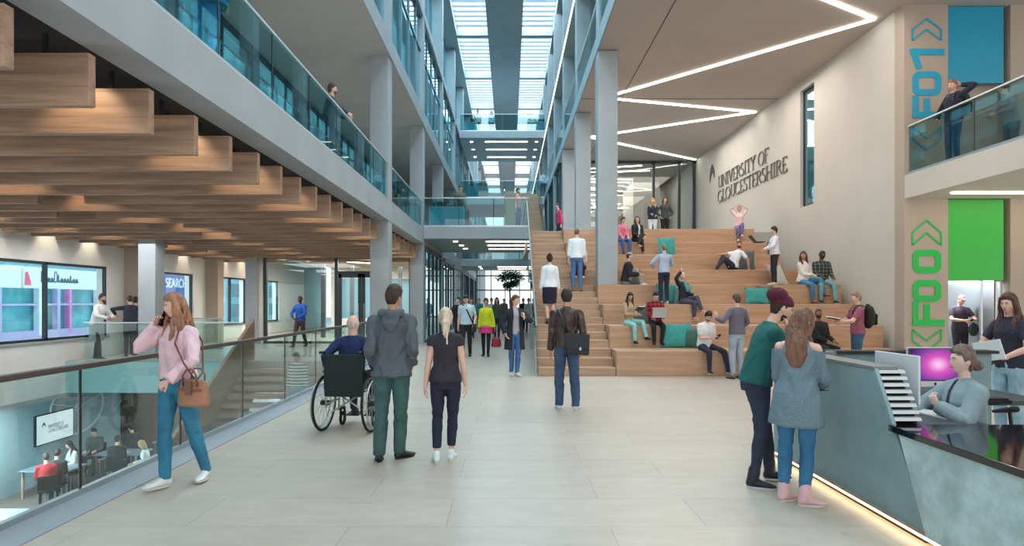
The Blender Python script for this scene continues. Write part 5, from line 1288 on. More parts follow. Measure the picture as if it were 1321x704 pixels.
# ================================================================== THINGS PEOPLE CARRY
def frame(P, p, ry=None):
    return P.w(p)
def phone(P, hand_, label, up=(0, 0, 1), nrm=(0, 1, 0), col='blackm', off=(0, 0, 0)):
    w, el = (P.wrR, P.elR) if hand_ == 'R' else (P.wrL, P.elL); f = (w-el).normalized(); c = w+f*.09+Vector(off)
    u = Vector(up).normalized(); n = Vector(nrm); n = (n-u*n.dot(u)).normalized(); sx = u.cross(n)
    Rm = P.M.to_3x3(); b = MB().obox((0, 0, 0), Rm @ sx*.036, Rm @ u*.074, Rm @ n*.0045).build('smartphone', M[col], bevel=.003, label=label, cat='phone')
    b.location = P.w(c)
    MB().obox(Rm @ n*.0048, Rm @ sx*.033, Rm @ u*.068, Rm @ n*.0004).build('screen', M['black'], b, local=True)
    return b
def laptop(loc, yaw, label, open_=True, col='alu', tilt=105, w=.32, d=.22):
    r = empty('laptop', loc, math.radians(yaw), label, 'laptop')      # front (keyboard side) towards -y
    MB().box(-w/2, w/2, -d/2, d/2, 0, .014).build('base', M[col], r, local=True, bevel=.003)
    if open_:
        a = math.radians(tilt-90); n = Vector((0, math.cos(a), math.sin(a)))
        u = Vector((0, math.sin(a), math.cos(a))); c = Vector((0, d/2, .014))+u*d/2
        MB().obox(c, (w/2, 0, 0), u*d/2, Vector((0, math.cos(a), -math.sin(a)))*.004).build('lid', M[col], r, local=True)
        MB().obox(c-Vector((0, math.cos(a), -math.sin(a)))*.0045, (w/2-.012, 0, 0), u*(d/2-.012), Vector((0, math.cos(a), -math.sin(a)))*.0005).build('screen', emis('laptop_screen', (.6, .75, .9, 1), .6), r, local=True)
        MB().box(-w/2+.02, w/2-.02, -.02, d/2-.02, .0141, .016).build('keys', M['blackm'], r, local=True)
    return r
def book(loc, rot, label, col=(235, 235, 230), w=.2, h=.26):
    r = empty('open_book', loc, 0, label, 'book'); r.rotation_euler = [math.radians(v) for v in rot]
    MB().prism([(-w, 0, .02), (0, 0, 0), (w, 0, .02), (w, 0, .026), (0, 0, .006), (-w, 0, .026)], (0, h, 0)).build('cover', mat('book_cover', srgb(60, 62, 70), .6), r, local=True)
    MB().prism([(-w+.01, .01, .027), (-w*.5, .01, .030), (0, .01, .007), (w*.5, .01, .030), (w-.01, .01, .027), (w-.01, .01, .036), (w*.5, .01, .044), (0, .01, .020), (-w*.5, .01, .044), (-w+.01, .01, .036)], (0, h-.02, 0)).build('pages', M['paper'], r, local=True)
    return r
def strap(P, pts, col, w=.018, name='strap', par=None, t=.004):
    mb = MB(); Q = [P.w(p) for p in pts]; mb.tube(Q, (w, t), 8, ref=P.M.to_3x3() @ P.rgt, round_ends=False); return mb.build(name, col, par, smooth=True)
def backpack(P, label, col, accent=None, back=.19):
    r = empty('backpack', P.w(P.chest-P.fwd*back-P.up*.05), P.yaw, label, 'backpack'); q = lambda x, y, z: P.w(P.chest+P.rgt*x*P.s+P.fwd*y*P.s+P.up*z*P.s)
    mb = MB(); mb.tube([q(0, -.20, -.24), q(0, -.22, -.18), q(0, -.23, 0), q(0, -.21, .12), q(0, -.19, .17)], [(.12, .06), (.15, .10), (.155, .10), (.13, .08), (.07, .04)], 18, ref=P.M.to_3x3() @ P.rgt, round_ends=True)
    mk_ = bake(mb, .012, 2); o = mk('bag_body', mk_, clothm(col), None); o.parent = r; o.matrix_parent_inverse = pmat(r).inverted()
    mb = MB(); mb.tube([q(0, -.33, -.20), q(0, -.335, -.02)], [(.10, .03), (.10, .03)], 14, ref=P.M.to_3x3() @ P.rgt, round_ends=True); mb.build('pocket', clothm(col), r, smooth=True)
    for sg in (-1, 1): MB().tube([q(sg*.08, -.14, .13), q(sg*.095, -.06, .185), q(sg*.10, .05, .175), q(sg*.115, .125, .05), q(sg*.13, .08, -.10), q(sg*.12, -.12, -.18)], (.024*P.s, .007), 8, ref=P.M.to_3x3() @ P.rgt).build('shoulder_strap', clothm(col), r, smooth=True)
    if accent: MB().tube([q(-.06, -.365, -.17), q(.0, -.37, -.12), q(.06, -.365, -.16)], (.02, .02), 8).build('lime_trim', clothm(accent), r, smooth=True)
    return r
# ================================================================== PEOPLE
def L(yaw, dx, dy, z):
    a = -math.radians(yaw); return (dx*math.cos(a)-dy*math.sin(a), dx*math.sin(a)+dy*math.cos(a), z)
def X(x, D): return (x-VX)/F*D
JEAN, BLK, NVY = (44, 118, 158), (34, 34, 38), (36, 42, 66)
# --- woman on the phone
P = person('woman in a pink blouse and blue jeans talking on a phone beside the glass balustrade', (-2.92, 5.45, 0), 158, 1.65, True, lod=0, tone='fair', hair=('wavy', (158, 112, 84)),
    top=dict(c=(226, 190, 198), loose=.018, hem=.0, z0=.06, amp=.007, sl=.006, collar=(228, 196, 202)), bottom=dict(c=(52, 122, 152), mat='denim', e=.004), shoes=(232, 232, 228), sole='white',
    ra=((.175, .07, 1.46), (.4, .35, -1)), rh=((-.22, .02, 1), (-1, .1, -.2), .8), la=((-.19, .25, .99), (-1, -.5, -.1)), lh=((.7, .4, -.5), (.3, -.8, -.5), .9),
    head=(20, 6, 5), rl=(L(158, -.02, -.17, .085), None, (.25, 1, 0)), ll=(L(158, .21, .12, .085), (-.3, 1, .1), (-.5, 1, 0)), side=-2)
phone(P, 'R', 'black smartphone held to the ear of the woman in pink', up=(-.2, -.35, 1), nrm=(-1, .25, -.1), off=(-.022, .012, .0))
# handbag
hb = empty('handbag', P.w((-.35, .13, .84)), P.yaw+.15, 'tan leather handbag with long strap hanging at the hip of the woman in pink', 'handbag')
tan = mat('tan_leather', srgb(164, 112, 84), .42, var=.12, scale=6, bump=.1); tand = mat('strap_leather', srgb(120, 76, 58), .45)
mb = MB(); mb.tube([(0, 0, -.12), (0, 0, -.10), (0, 0, 0), (0, 0, .085), (0, 0, .10)], [(.13, .06), (.15, .068), (.142, .06), (.118, .036), (.10, .02)], 26, ref=(1, 0, 0)); mb.build('bag_body', tan, hb, smooth=False, local=True, bevel=.008)
for sy_ in (-1, 1): MB().tube([(-.07, sy_*.045, .05), (-.065, sy_*.05, .14), (-.03, sy_*.045, .19), (.03, sy_*.045, .19), (.065, sy_*.05, .14), (.07, sy_*.045, .05)], .007, 8).build('handle', tand, hb, smooth=True, local=True)
MB().box(-.03, .03, .058, .072, -.02, .10).box(-.12, .12, .05, .066, .015, .03).build('buckle_tab', tand, hb, local=True)
sb_ = P.neckb-P.rgt*.10*P.s+P.up*.012
strap(P, [(-.34, .12, .95), (-.28, .17, 1.08), P.chest-P.rgt*.12+P.fwd*.13, sb_+P.fwd*.07-P.up*.02, sb_, sb_-P.fwd*.06-P.up*.03, P.chest-P.rgt*.18-P.fwd*.10, (-.33, .02, .99), (-.35, .10, .93)], tand, .010, 'shoulder_strap', hb)
# --- man in the wheelchair
wheelchair((X(448, 7.6), 7.62, 0), -7)
P = person('bald older man in a navy jumper sitting in the wheelchair', (X(452, 7.6), 7.66, .56), -7, 1.62, mode='sit', lod=0, tone='pink', hair=('receding', (190, 180, 170)), top=dict(c=(36, 48, 92), mat='knit', loose=.012), bottom=dict(c=(54, 58, 70)), shoes=(40, 40, 44),
    la=((-.33, .02, .19), (-.35, -1, .0)), ra=((.33, .06, .16), (.35, -1, 0)), lh=((0, .6, -1), (1, 0, 0), .7), rh=((0, .6, -1), (-1, 0, 0), .7), ll=((-.12, .40, -.36),), rl=((.12, .40, -.36),), lean=6, head=(18, -6, 0))
# --- man in the hooded jacket
P = person('dark haired man in a grey hooded jacket and green trousers seen from behind', (X(506, 6.2), 6.2, 0), 3, 1.74, lod=0, tone='tan', hair=('short', (58, 38, 30)), top=dict(c=(86, 92, 100), hood=True, loose=.014, hem=.055, amp=.009, mat='leather' if False else ''),
    bottom=dict(c=(62, 98, 96), flare=.010, mat='denim'), shoes=(30, 32, 36), slim=.96, ra=((.195, .10, .97), (.12, -1, -.1)), la=((-.195, .10, .97), (-.12, -1, -.1)), rh=((-.2, .8, -.6), (-1, 0, 0), .5), lh=((.2, .8, -.6), (1, 0, 0), .5),
    head=(34, 2, 2), ll=((-.13, .0, .085), None, (-.15, 1, 0)), rl=((.06, .10, .085), None, (.85, .7, 0)))
# --- blonde woman
P = person('blonde woman in a dark top and cropped navy leggings walking away beside the hooded man', (X(575, 6.2), 6.2, 0), 2, 1.51, True, lod=0, tone='fair', hair=('tied', (206, 188, 168)), top=dict(c=(48, 42, 52), sleeve=.13, hem=-.0, z0=.0, loose=.006), bottom=dict(c=(34, 36, 58), e=.003, len=.90),
    shoes=(226, 240, 240), sole='white', ra=((.235, .02, .84), (.3, -1, 0)), la=((-.235, -.02, .84), (-.3, -1, 0)), rh=((.05, .1, -1), (-1, .2, 0), .3), lh=((-.1, .05, -1), (1, .2, 0), .4), head=(-6, 6, 0), ll=((-.10, -.06, .085),), rl=((.06, .05, .085),), slim=.97)
# --- man in the leather jacket
P = person('man in a brown leather jacket walking towards the oak stair', (X(731, 9.1), 9.1, 0), -3, 1.76, lod=0, tone='tan', hair=('short', (42, 28, 24)), top=dict(c=(62, 48, 42), mat='leather', loose=.012, hem=.0, amp=.006, collar=(60, 46, 40)), bottom=dict(c=(62, 84, 116), mat='denim', flare=.012),
    shoes=(210, 222, 226), la=((-.24, .04, .84),), ra=((.22, -.02, .90), (.3, -1, 0)), slim=.95, ll=((-.11, .04, .085),), rl=((.13, -.05, .085), None, (.3, 1, 0)), head=(0, 4, 0))
bgm = mat('messenger_black', srgb(26, 28, 32), .45, bump=.2)
b = empty('messenger_bag', P.w((.14, -.20, .99)), P.yaw, 'black messenger bag slung across the back of the man in leather', 'bag')
MB().prism([(-.17, -.06, -.15), (.17, -.06, -.17), (.18, -.06, .13), (-.17, -.06, .15)], (0, .12, 0)).build('bag_body', bgm, b, local=True, bevel=.025)
MB().prism([(-.165, -.075, -.05), (-.02, -.08, -.11), (.165, -.075, -.06), (.18, -.075, .135), (-.17, -.075, .155)], (0, .02, 0)).build('flap', bgm, b, local=True, bevel=.006)
MB().box(.03, .055, -.09, -.07, -.09, -.05).build('buckle', M['steel'], b, local=True)
strap(P, [(.0, -.17, 1.12), P.chest-P.fwd*.15-P.rgt*.06, P.neckb-P.rgt*.12-P.fwd*.075-P.up*.015, P.neckb-P.rgt*.13+P.up*.0, P.neckb-P.rgt*.11+P.fwd*.09-P.up*.04, P.chest+P.fwd*.155, P.waist+P.rgt*.15+P.fwd*.09, (.235, -.12, 1.08)], bgm, .022, 'shoulder_strap', b)
# --- beanie man and sweater woman at the desk
P = person('man in a maroon beanie and green t-shirt leaning with his hand at his mouth', (2.16, 5.42, 0), -96, 1.67, lod=0, tone='fair', hair=('crop', (40, 30, 26)), hat=('beanie', (86, 30, 48)), beard=(58, 42, 36), top=dict(c=(22, 92, 88), sleeve=.36, loose=.008, hem=.0), bottom=dict(c=(44, 52, 72), mat='denim', e=.004), shoes=(32, 36, 48), sole='white', boot=True,
    ra=((.02, .27, 1.42), (.6, -.2, -1)), rh=((-.15, -.15, 1), (-.5, -1, 0), .5), la=((-.10, .40, 1.12), (-.6, -.6, -1)), lh=((.3, 1, 0), (0, 0, 1), .5), lean=13, head=(-4, 24, 0), bend=7, rl=((.11, -.06, .085), (.1, 1, 0), (.25, 1, 0)), ll=((-.13, .16, .085), (0, 1, 0), (0, 1, 0)))
phone(P, 'L', 'dark smartphone in the lowered hand of the beanie man', up=(.2, .6, .6), nrm=(0, -.6, .6))
P = person('woman in a loose grey off-shoulder sweater, blue jeans and pink ankle boots at the desk', (2.27, 4.90, 0), -34, 1.53, True, lod=0, tone='fair', hair=('long', (118, 82, 62)), top=dict(c=(112, 134, 146), mat='knit', loose=.014, hem=.20, sl=.006, z0=.0, amp=.005, offshoulder=True), bottom=dict(c=(58, 116, 158), mat='denim', e=.004, len=.93), shoes=(226, 184, 190), sole='white', boot=True,
    ra=((.17, .33, 1.06), (.35, -1, -.6)), rh=((-.3, 1, .3), (-1, 0, 0), .6), la=((-.12, .32, 1.08), (-.3, -1, -.8)), head=(34, 16, 0), lean=5, ll=((-.11, .02, .085), None, (.5, 1, 0)), rl=((.07, -.02, .085), None, (.9, .5, 0)), side=1)
phone(P, 'R', 'black smartphone in the right hand of the woman in the grey sweater', up=(-.2, .8, .5), nrm=(0, -.5, .8))
# --- receptionist
P = person('receptionist in a grey blazer with her hair in a bun seated at the counter', (3.50, 4.72, .40), 88, 1.60, True, mode='sit', lod=0, tone='pale', hair=('bun', (116, 98, 88)), top=dict(c=(92, 84, 84), sleeve=.5), coat=dict(c=(138, 156, 162), hem=.02, gap=.035, name='blazer'), bottom=dict(c=(50, 52, 60)), shoes=(30, 30, 32),
    la=((-.02, .27, .44), (-.9, .2, -.8)), lh=((.45, .25, .9), (.3, -1, 0), .6), ra=((.16, .42, .34), (1, -.2, -.4)), rh=((-.1, 1, -.1), (0, 0, -1), .5), lean=6, head=(2, -2, 0), ll=((-.1, .40, -.34),), rl=((.1, .40, -.34),))
# --- woman with the white laptop
P = person('long haired woman in a dark t-shirt holding a closed white laptop behind the desk', (X(1303, 6.8), 6.8, 0), 104, 1.66, True, lod=0, tone='fair', hair=('long', (84, 52, 44)), top=dict(c=(44, 44, 60), sleeve=.36, loose=.006), bottom=dict(c=(152, 186, 204), mat='denim'), shoes=(220, 220, 220),
    ra=((.10, .27, 1.10), (1, -.5, -.3)), rh=((-.8, .3, -.2), (0, -1, 0), .6), la=((-.12, .26, 1.04), (-1, -.6, -.2)), lh=((.7, .4, 0), (0, .2, 1), .4), head=(-8, 6, 0))
lp = laptop((0, 0, 0), 0, 'closed white laptop carried in front of the woman behind the desk', False, 'white', w=.31, d=.215); lp.location = P.w((-.02, .33, 1.06)); lp.rotation_euler = (math.radians(82), math.radians(12), P.yaw)
# --- person in the lift
P = person('person in a pink cap and dark t-shirt looking at a phone inside the lift', (10.72, 14.75, 0), 176, 1.72, lod=1, tone='fair', hair=('crop', (90, 60, 50)), hat=('cap', (196, 120, 140)), top=dict(c=(52, 44, 60), sleeve=.36, loose=.008), bottom=dict(c=(44, 40, 54)), shoes=(30, 30, 32), la=((-.07, .28, 1.16), (-1, -.3, -.4)), ra=((.07, .28, 1.16), (1, -.3, -.4)), head=(0, 16, 0))
phone(P, 'R', 'smartphone held by the person in the lift', up=(0, .7, .6), nrm=(0, -.6, .7), off=(-.04, 0, 0))
hbk = MB(); hbk.tube([(0, 0, -.16), (0, 0, -.05), (0, 0, .06), (0, 0, .1)], [(.08, .05), (.13, .06), (.09, .04), (.04, .02)], 14, ref=(1, 0, 0), round_ends=True); o = hbk.build('shoulder_bag', bgm, smooth=True, label='black bag on the arm of the person in the lift', cat='bag'); o.location = P.w((-.20, .16, .98))
# --- balcony
P = person('man in a navy jacket on the balcony with one elbow raised behind his head', (9.13, 12.75, 4.36), 96, 1.76, lod=1, tone='fair', hair=('short', (150, 92, 62)), top=dict(c=(34, 38, 58), loose=.012), bottom=dict(c=(46, 84, 124), mat='denim'), shoes=(40, 40, 44),
    la=((-.06, -.12, 1.66), (-.5, -1, .9)), lh=((.8, .3, .2), (0, 1, 0), .4), ra=((.24, .16, 1.02), (1, -.5, 0)), head=(-14, 8, 0))
backpack(P, 'dark green backpack on the man with the raised elbow', (38, 66, 60))
P = person('man in a grey shirt looking down on the balcony behind the glass', (10.45, 12.9, 4.36), 88, 1.76, lod=1, tone='fair', hair=('short', (82, 66, 58)), top=dict(c=(150, 152, 156), loose=.012), bottom=dict(c=(96, 96, 104)), shoes=(40, 40, 44), la=((-.10, .40, 1.1), (-1, -.5, -.4)), ra=((.10, .40, 1.1), (1, -.5, -.4)), lean=12, head=(0, 26, 0))
# --- side gallery by the street windows
P = person('man in a white shirt and grey apron leaning on the far balustrade by the windows', (-11.28, 16.95, 0), -88, 1.80, lod=1, tone='tan', hair=('short', (48, 34, 30)), top=dict(c=(222, 224, 222), loose=.016, hem=.0), bottom=dict(c=(34, 34, 40)), shoes=(26, 26, 30), lean=16, head=(0, 4, 0), la=((-.14, .36, 1.10), (-1, -.6, 0)), ra=((.14, .36, 1.10), (1, -.6, 0)), ll=((-.1, -.10, .085),), rl=((.1, .14, .085),), beard=(44, 32, 28))
mb = MB(); mb.tube([P.pel+P.up*.12, P.pel, P.pel-Vector((0, 0, .42))], [(.18, .14), (.20, .16), (.20, .17)], 18, ref=(1, 0, 0)); o = mk('apron', bake(mb, .015, 1), clothm((150, 152, 146)), P.root)
person('man in a dark navy shirt bending with his back to us by the window pier', (-10.95, 17.9, 0), 20, 1.74, lod=1, tone='fair', hair=('short', (46, 34, 30)), top=dict(c=(46, 50, 66), loose=.012), bottom=dict(c=(40, 40, 46)), shoes=(26, 26, 30), la=((-.42, .25, 1.22), (-1, -.6, .3)), ra=((.1, .4, 1.15), (1, -.6, .3)), lean=10, head=(-30, 14, 0))
person('dark haired person half hidden beyond the man in the navy shirt', (-11.3, 18.75, 0), 30, 1.70, lod=2, tone='fair', hair=('short', (46, 34, 30)), top=dict(c=(66, 62, 70)), bottom=dict(c=(40, 40, 46)), shoes=(26, 26, 30))
person('bearded man in a blue zipped jacket walking before the glass doors', (-7.18, 21.3, 0), 158, 1.76, lod=1, tone='dark', hair=('crop', (20, 16, 14)), beard=(20, 16, 14), top=dict(c=(30, 84, 170), loose=.014), bottom=dict(c=(70, 54, 50)), shoes=(120, 90, 70), ra=((.12, .24, 1.05), (1, -.5, 0)), la=((-.12, .24, 1.02), (-1, -.5, 0)), ll=((-.08, -.22, .12),), rl=((.08, .24, .085),))
person('person in a grey striped jumper on the stair below the balustrade', (X(384, 14.4), 14.4, -1.26), 178, 1.66, lod=1, tone='fair', hair=('short', (70, 54, 46)), top=dict(c=(92, 108, 116), mat='stripe', loose=.014), bottom=dict(c=(130, 160, 180), mat='denim'), shoes=(200, 200, 200), head=(0, 20, 0))
# --- first floor gallery
person('person in a blue jacket and jeans walking on the gallery at the top left corner', (-3.58, 7.3, 4.28), 14, 1.74, True, lod=1, tone='fair', hair=('long', (70, 50, 40)), top=dict(c=(60, 130, 160), loose=.03, hem=.12), bottom=dict(c=(60, 140, 180), mat='denim'), shoes=(200, 200, 200), ll=((-.12, .28, .10),), rl=((.10, -.26, .14),))
P = person('bearded man in a dark shirt leaning on the gallery handrail', (-3.68, 12.6, 4.28), -78, 1.72, lod=1, tone='fair', hair=('short', (78, 56, 44)), beard=(84, 60, 46), top=dict(c=(62, 62, 76), loose=.012), bottom=dict(c=(44, 50, 66)), shoes=(40, 40, 40), lean=10, la=((-.18, .40, 1.12), (-1, -.6, 0)), ra=((.18, .40, 1.12), (1, -.6, 0)), head=(-10, -4, 0))
# --- bridges
person('dark haired person standing behind the planter on the first floor bridge', (X(594, 24.3), 24.3, 4.37), 200, 1.72, lod=1, tone='tan', hair=('short', (40, 30, 26)), top=dict(c=(90, 96, 80)), bottom=dict(c=(40, 40, 46)), shoes=(26, 26, 30))
person('bearded man in a pink t-shirt standing on the first floor bridge', (X(668, 24.5), 24.5, 4.37), -120, 1.66, lod=1, tone='fair', hair=('short', (60, 40, 32)), beard=(60, 40, 32), top=dict(c=(206, 140, 130), sleeve=.5), bottom=dict(c=(60, 90, 150), mat='denim'), shoes=(60, 50, 46))
person('left of the two people standing on the highest bridge', (X(616, 41), 41.2, 12.55), 180, 1.70, lod=2, tone='tan', hair=('short', (60, 44, 36)), top=dict(c=(190, 150, 150)), bottom=dict(c=(60, 60, 70)), shoes=(26, 26, 30))
person('right of the two people standing on the highest bridge', (X(634, 41), 41.2, 12.55), 160, 1.62, True, lod=2, tone='fair', hair=('bob', (60, 44, 36)), top=dict(c=(120, 150, 170)), bottom=dict(c=(60, 60, 70)), shoes=(26, 26, 30))
person('person in pale clothes on the distant second floor landing', (X(701, 41), 41.3, 8.52), 180, 1.7, lod=2, tone='fair', hair=('short', (60, 44, 36)), top=dict(c=(200, 206, 214)), bottom=dict(c=(60, 60, 90)), shoes=(26, 26, 30))
person('person in a crimson jacket at the head of the oak stair', (X(722, 25.4), 25.4, 3.88), 110, 1.68, lod=1, tone='fair', hair=('short', (50, 36, 30)), top=dict(c=(196, 60, 96), loose=.02), bottom=dict(c=(60, 40, 50)), shoes=(26, 26, 30), lean=10)
# --- corridor
P = person('woman in a long black cardigan and jeans at the foot of the oak stair', (X(664, 13.3), 13.3-.0, 0), 196, 1.70, True, lod=0, tone='fair', hair=('pony', (92, 60, 48)), coat=dict(c=(34, 34, 44), hem=.34, gap=.075), top=dict(c=(170, 166, 172)), bottom=dict(c=(66, 104, 152), mat='denim', e=.004), shoes=(228, 222, 226), sole='white',
    ra=((.23, .08, .93), (1, -.5, 0)), la=((-.14, .24, 1.28), (-1, -.1, -.7)), lh=((.1, .2, 1), (.6, -.8, 0), .6), head=(-38, 0, 0), ll=((-.02, .10, .085), None, (-.3, 1, 0)), rl=((.06, -.06, .085),))
P = person('woman in a yellow jumper over a pink skirt with black leggings walking towards us', (X(627, 18), 18, 0), 178, 1.66, True, lod=1, tone='tan', hair=('bunhigh', (34, 26, 24)), top=dict(c=(206, 214, 40), loose=.02, hem=.03), bottom=dict(c=(30, 30, 36), e=.003), shoes=(26, 26, 30), ll=((-.07, .12, .085),), rl=((.08, -.1, .085),), la=((-.27, .04, .86),))
mb = MB(); mb.tube([P.pel+P.up*.02, P.pel-Vector((0, 0, .20))], [(.19, .14), (.20, .16)], 18, ref=(1, 0, 0)); mk('skirt', bake(mb, .014, 1), clothm((226, 60, 130)), P.root)
r_ = empty('shopping_bag', P.w((-.30, .06, .42)), P.yaw, 'red handbag hanging from the left hand of the woman in yellow', 'handbag'); mb = MB(); mb.tube([(0, 0, -.15), (0, 0, -.1), (0, 0, .08), (0, 0, .13)], [(.13, .06), (.15, .07), (.12, .05), (.06, .03)], 16, ref=(1, 0, 0)); mb.build('bag_body', mat('red_leather', srgb(150, 34, 52), .4), r_, local=True, bevel=.01); MB().tube([(-.07, 0, .08), (-.04, 0, .27), (.04, 0, .27), (.07, 0, .08)], .007, 8).build('handle', mat('red_leather', srgb(150, 34, 52), .4), r_, local=True)
P = person('man in a pale blue t-shirt with a black shoulder bag walking towards us', (X(602, 18), 17.9, 0), 172, 1.77, lod=1, tone='fair', hair=('short', (38, 28, 26)), top=dict(c=(190, 214, 226), sleeve=.4, loose=.012), bottom=dict(c=(34, 34, 40)), shoes=(26, 26, 30), head=(0, 22, 0), ll=((-.08, -.12, .085),), rl=((.08, .14, .085),), la=((-.25, .1, .95),))
b = empty('shoulder_bag', P.w((-.24, .06, .82)), P.yaw, 'black bag at the hip of the man in pale blue', 'bag'); MB().box(-.04, .06, -.14, .14, -.12, .12).build('bag_body', bgm, b, local=True, bevel=.02)
strap(P, [(-.22, .1, .95), P.chest+P.fwd*.15-P.rgt*.05, P.neckb+P.rgt*.10+P.fwd*.05, P.neckb+P.rgt*.11-P.fwd*.05, P.chest-P.fwd*.14, (-.22, -.04, .95)], bgm, .02, 'shoulder_strap', b)
far = [('person in black behind the man in pale blue', 591, 23, 170, (30, 32, 40), 'short', (30, 26, 26)), ('person in grey far down the corridor by the glass wall', 608, 27, 185, (110, 120, 130), 'short', (60, 44, 36)), ('woman in a dark floral top in the middle of the corridor', 641, 25, 176, (70, 84, 80), 'long', (60, 44, 36)),
       ('person in a pale shirt at the right of the corridor end', 682, 32, 190, (200, 208, 206), 'short', (40, 30, 28)), ('person in black beside the pale shirt at the corridor end', 675, 34, 160, (34, 34, 40), 'short', (30, 24, 24)), ('distant person in white in the middle of the corridor', 634, 30, 180, (214, 218, 220), 'short', (80, 60, 46)),
       ('distant person in teal near the corridor plants', 618, 36, 180, (60, 120, 130), 'short', (80, 60, 46)), ('distant person in brown near the indoor tree', 650, 38, 180, (120, 96, 80), 'short', (60, 44, 36))]
for lab, x, D, yw, c, hs, hc_ in far: person(lab, (X(x, D), D, 0), yw, 1.72, hs == 'long', lod=2, tone='fair', hair=(hs, hc_), top=dict(c=c), bottom=dict(c=(40, 44, 56)), shoes=(30, 30, 34), ll=((-.08, .14, .085),), rl=((.08, -.12, .085),))
# --- on the stair and the tiers
def stair_z(D):
    k = int((D-13.2)/.3067); t = min(7, k//3); zb = TZ[t-1] if t else 0; return zb+(TZ[t]-zb)*(k % 3+1)/3
P = person('woman in a white blouse and navy skirt climbing the oak stair', (X(709, 15.05), 15.02, stair_z(15.0)), 4, 1.68, True, lod=1, tone='fair', hair=('bunhigh', (36, 26, 26)), top=dict(c=(226, 230, 236)), bottom=dict(c=(34, 34, 56), kind='skirt', len=.40), shoes=(90, 60, 60), sole='heel', rl=((.08, .02, .085),), ll=((-.05, -.05, .10),))
P = person('man in a white shirt and blue jeans standing high on the oak stair', (X(744, 16.35), 16.35, stair_z(16.35)), -6, 1.64, slim=.92, lod=1, tone='fair', hair=('crop', (110, 80, 62)), top=dict(c=(230, 236, 240), sleeve=.8, loose=.02), bottom=dict(c=(78, 116, 160), mat='denim'), shoes=(140, 110, 80), head=(10, 8, 0))
person('person in maroon trousers sitting beside the first column', (1.98, 17.12, 2.45), 165, 1.46, True, 'sit', 1, 'tan', ('short', (50, 34, 30)), top=dict(c=(206, 196, 200)), bottom=dict(c=(96, 38, 60)), shoes=(220, 200, 200), ll=((-.12, .34, -.20),), rl=((.10, .38, -.20),), la=((-.12, .3, .2),), ra=((.12, .3, .2),), head=(20, 4, 0))
person('person in a pink top and jeans sitting just right of the first column', (X(803, 18.95), 18.92, 3.38), 188, 1.46, True, 'sit', 1, 'fair', ('short', (70, 44, 36)), top=dict(c=(222, 120, 140)), bottom=dict(c=(66, 108, 166), mat='denim'), shoes=(30, 30, 50), la=((-.1, .3, .18),), ra=((.12, .3, .18),), head=(-30, 4, 0))
person('woman in a black jacket with crossed legs on the upper tier', (X(822, 18.95), 18.92, 3.38), 200, 1.50, True, 'sit', 1, 'fair', ('bob', (90, 66, 56)), coat=dict(c=(30, 30, 36), hem=.02), top=dict(c=(230, 230, 230)), bottom=dict(c=(36, 34, 44)), shoes=(190, 110, 70), sole='heel', rl=((.05, .44, -.36),), ll=((.28, .52, -.12), (0, .6, 1)), ra=((.14, .28, .2),), la=((-.1, .3, .2),), head=(30, -6, 0))
P = person('man in a black jacket and grey hat, knees up beside the column', (X(803, 16.35)+.08, 16.25, 2.02), 264, 1.62, mode='sit', lod=1, tone='fair', hair=('crop', (60, 44, 36)), hat=('cap', (150, 156, 160)), coat=dict(c=(34, 34, 40), hem=.0), top=dict(c=(170, 176, 180)), bottom=dict(c=(150, 152, 158)), shoes=(210, 200, 190), ll=((-.12, .48, .05), (0, .3, 1)), rl=((.12, .42, .05), (0, .3, 1)), la=((-.12, .34, .30),), ra=((.14, .34, .30),), lean=10, head=(0, 0, 0))
P = person('man in a pale blue shirt standing on the tiers, back turned', (X(856, 15.5), 15.45, 1.52), 12, 1.47, lod=1, tone='fair', hair=('crop', (140, 110, 90)), top=dict(c=(168, 184, 208)), bottom=dict(c=(44, 42, 62)), shoes=(214, 210, 204), la=((-.22, .25, 1.1), (-1, -.6, 0)), ra=((.12, .26, 1.15), (1, -.6, 0)))
person('blonde woman in a navy jacket and white trousers on the upper landing', (X(842, 24), 24, 3.88), 176, 1.66, True, lod=1, tone='fair', hair=('long', (200, 160, 90)), top=dict(c=(38, 42, 62), loose=.02), bottom=dict(c=(224, 226, 228)), shoes=(40, 40, 44), la=((-.1, .22, 1.05),), ra=((.1, .22, 1.1),))
person('brown haired woman in a dark jacket and black trousers on the upper landing', (X(857.5, 24), 24, 3.88), 190, 1.70, True, lod=1, tone='fair', hair=('long', (90, 60, 44)), top=dict(c=(60, 66, 66), loose=.02), bottom=dict(c=(28, 28, 34)), shoes=(40, 40, 44), la=((-.22, .06, 1.0), (-1, -.3, 0)), ra=((.22, .06, 1.0), (1, -.3, 0)))
P = person('person in a teal scarf waving one hand from the tiers', (X(882, 15.3), 15.3, 1.52), 218, 1.48, mode='sit', lod=1, tone='pink', hair=('crop', (200, 190, 180)), top=dict(c=(38, 36, 48)), bottom=dict(c=(74, 70, 92)), shoes=(210, 150, 110), ra=((.28, .12, .94), (1, -.2, -.5)), rh=((0, 0, 1), (0, 1, 0), .1), la=((-.1, .3, .26),), rl=((.05, .40, -.36),), ll=((-.02, .60, -.16), (0, .6, 1)), lean=-4, head=(10, -4, 0))
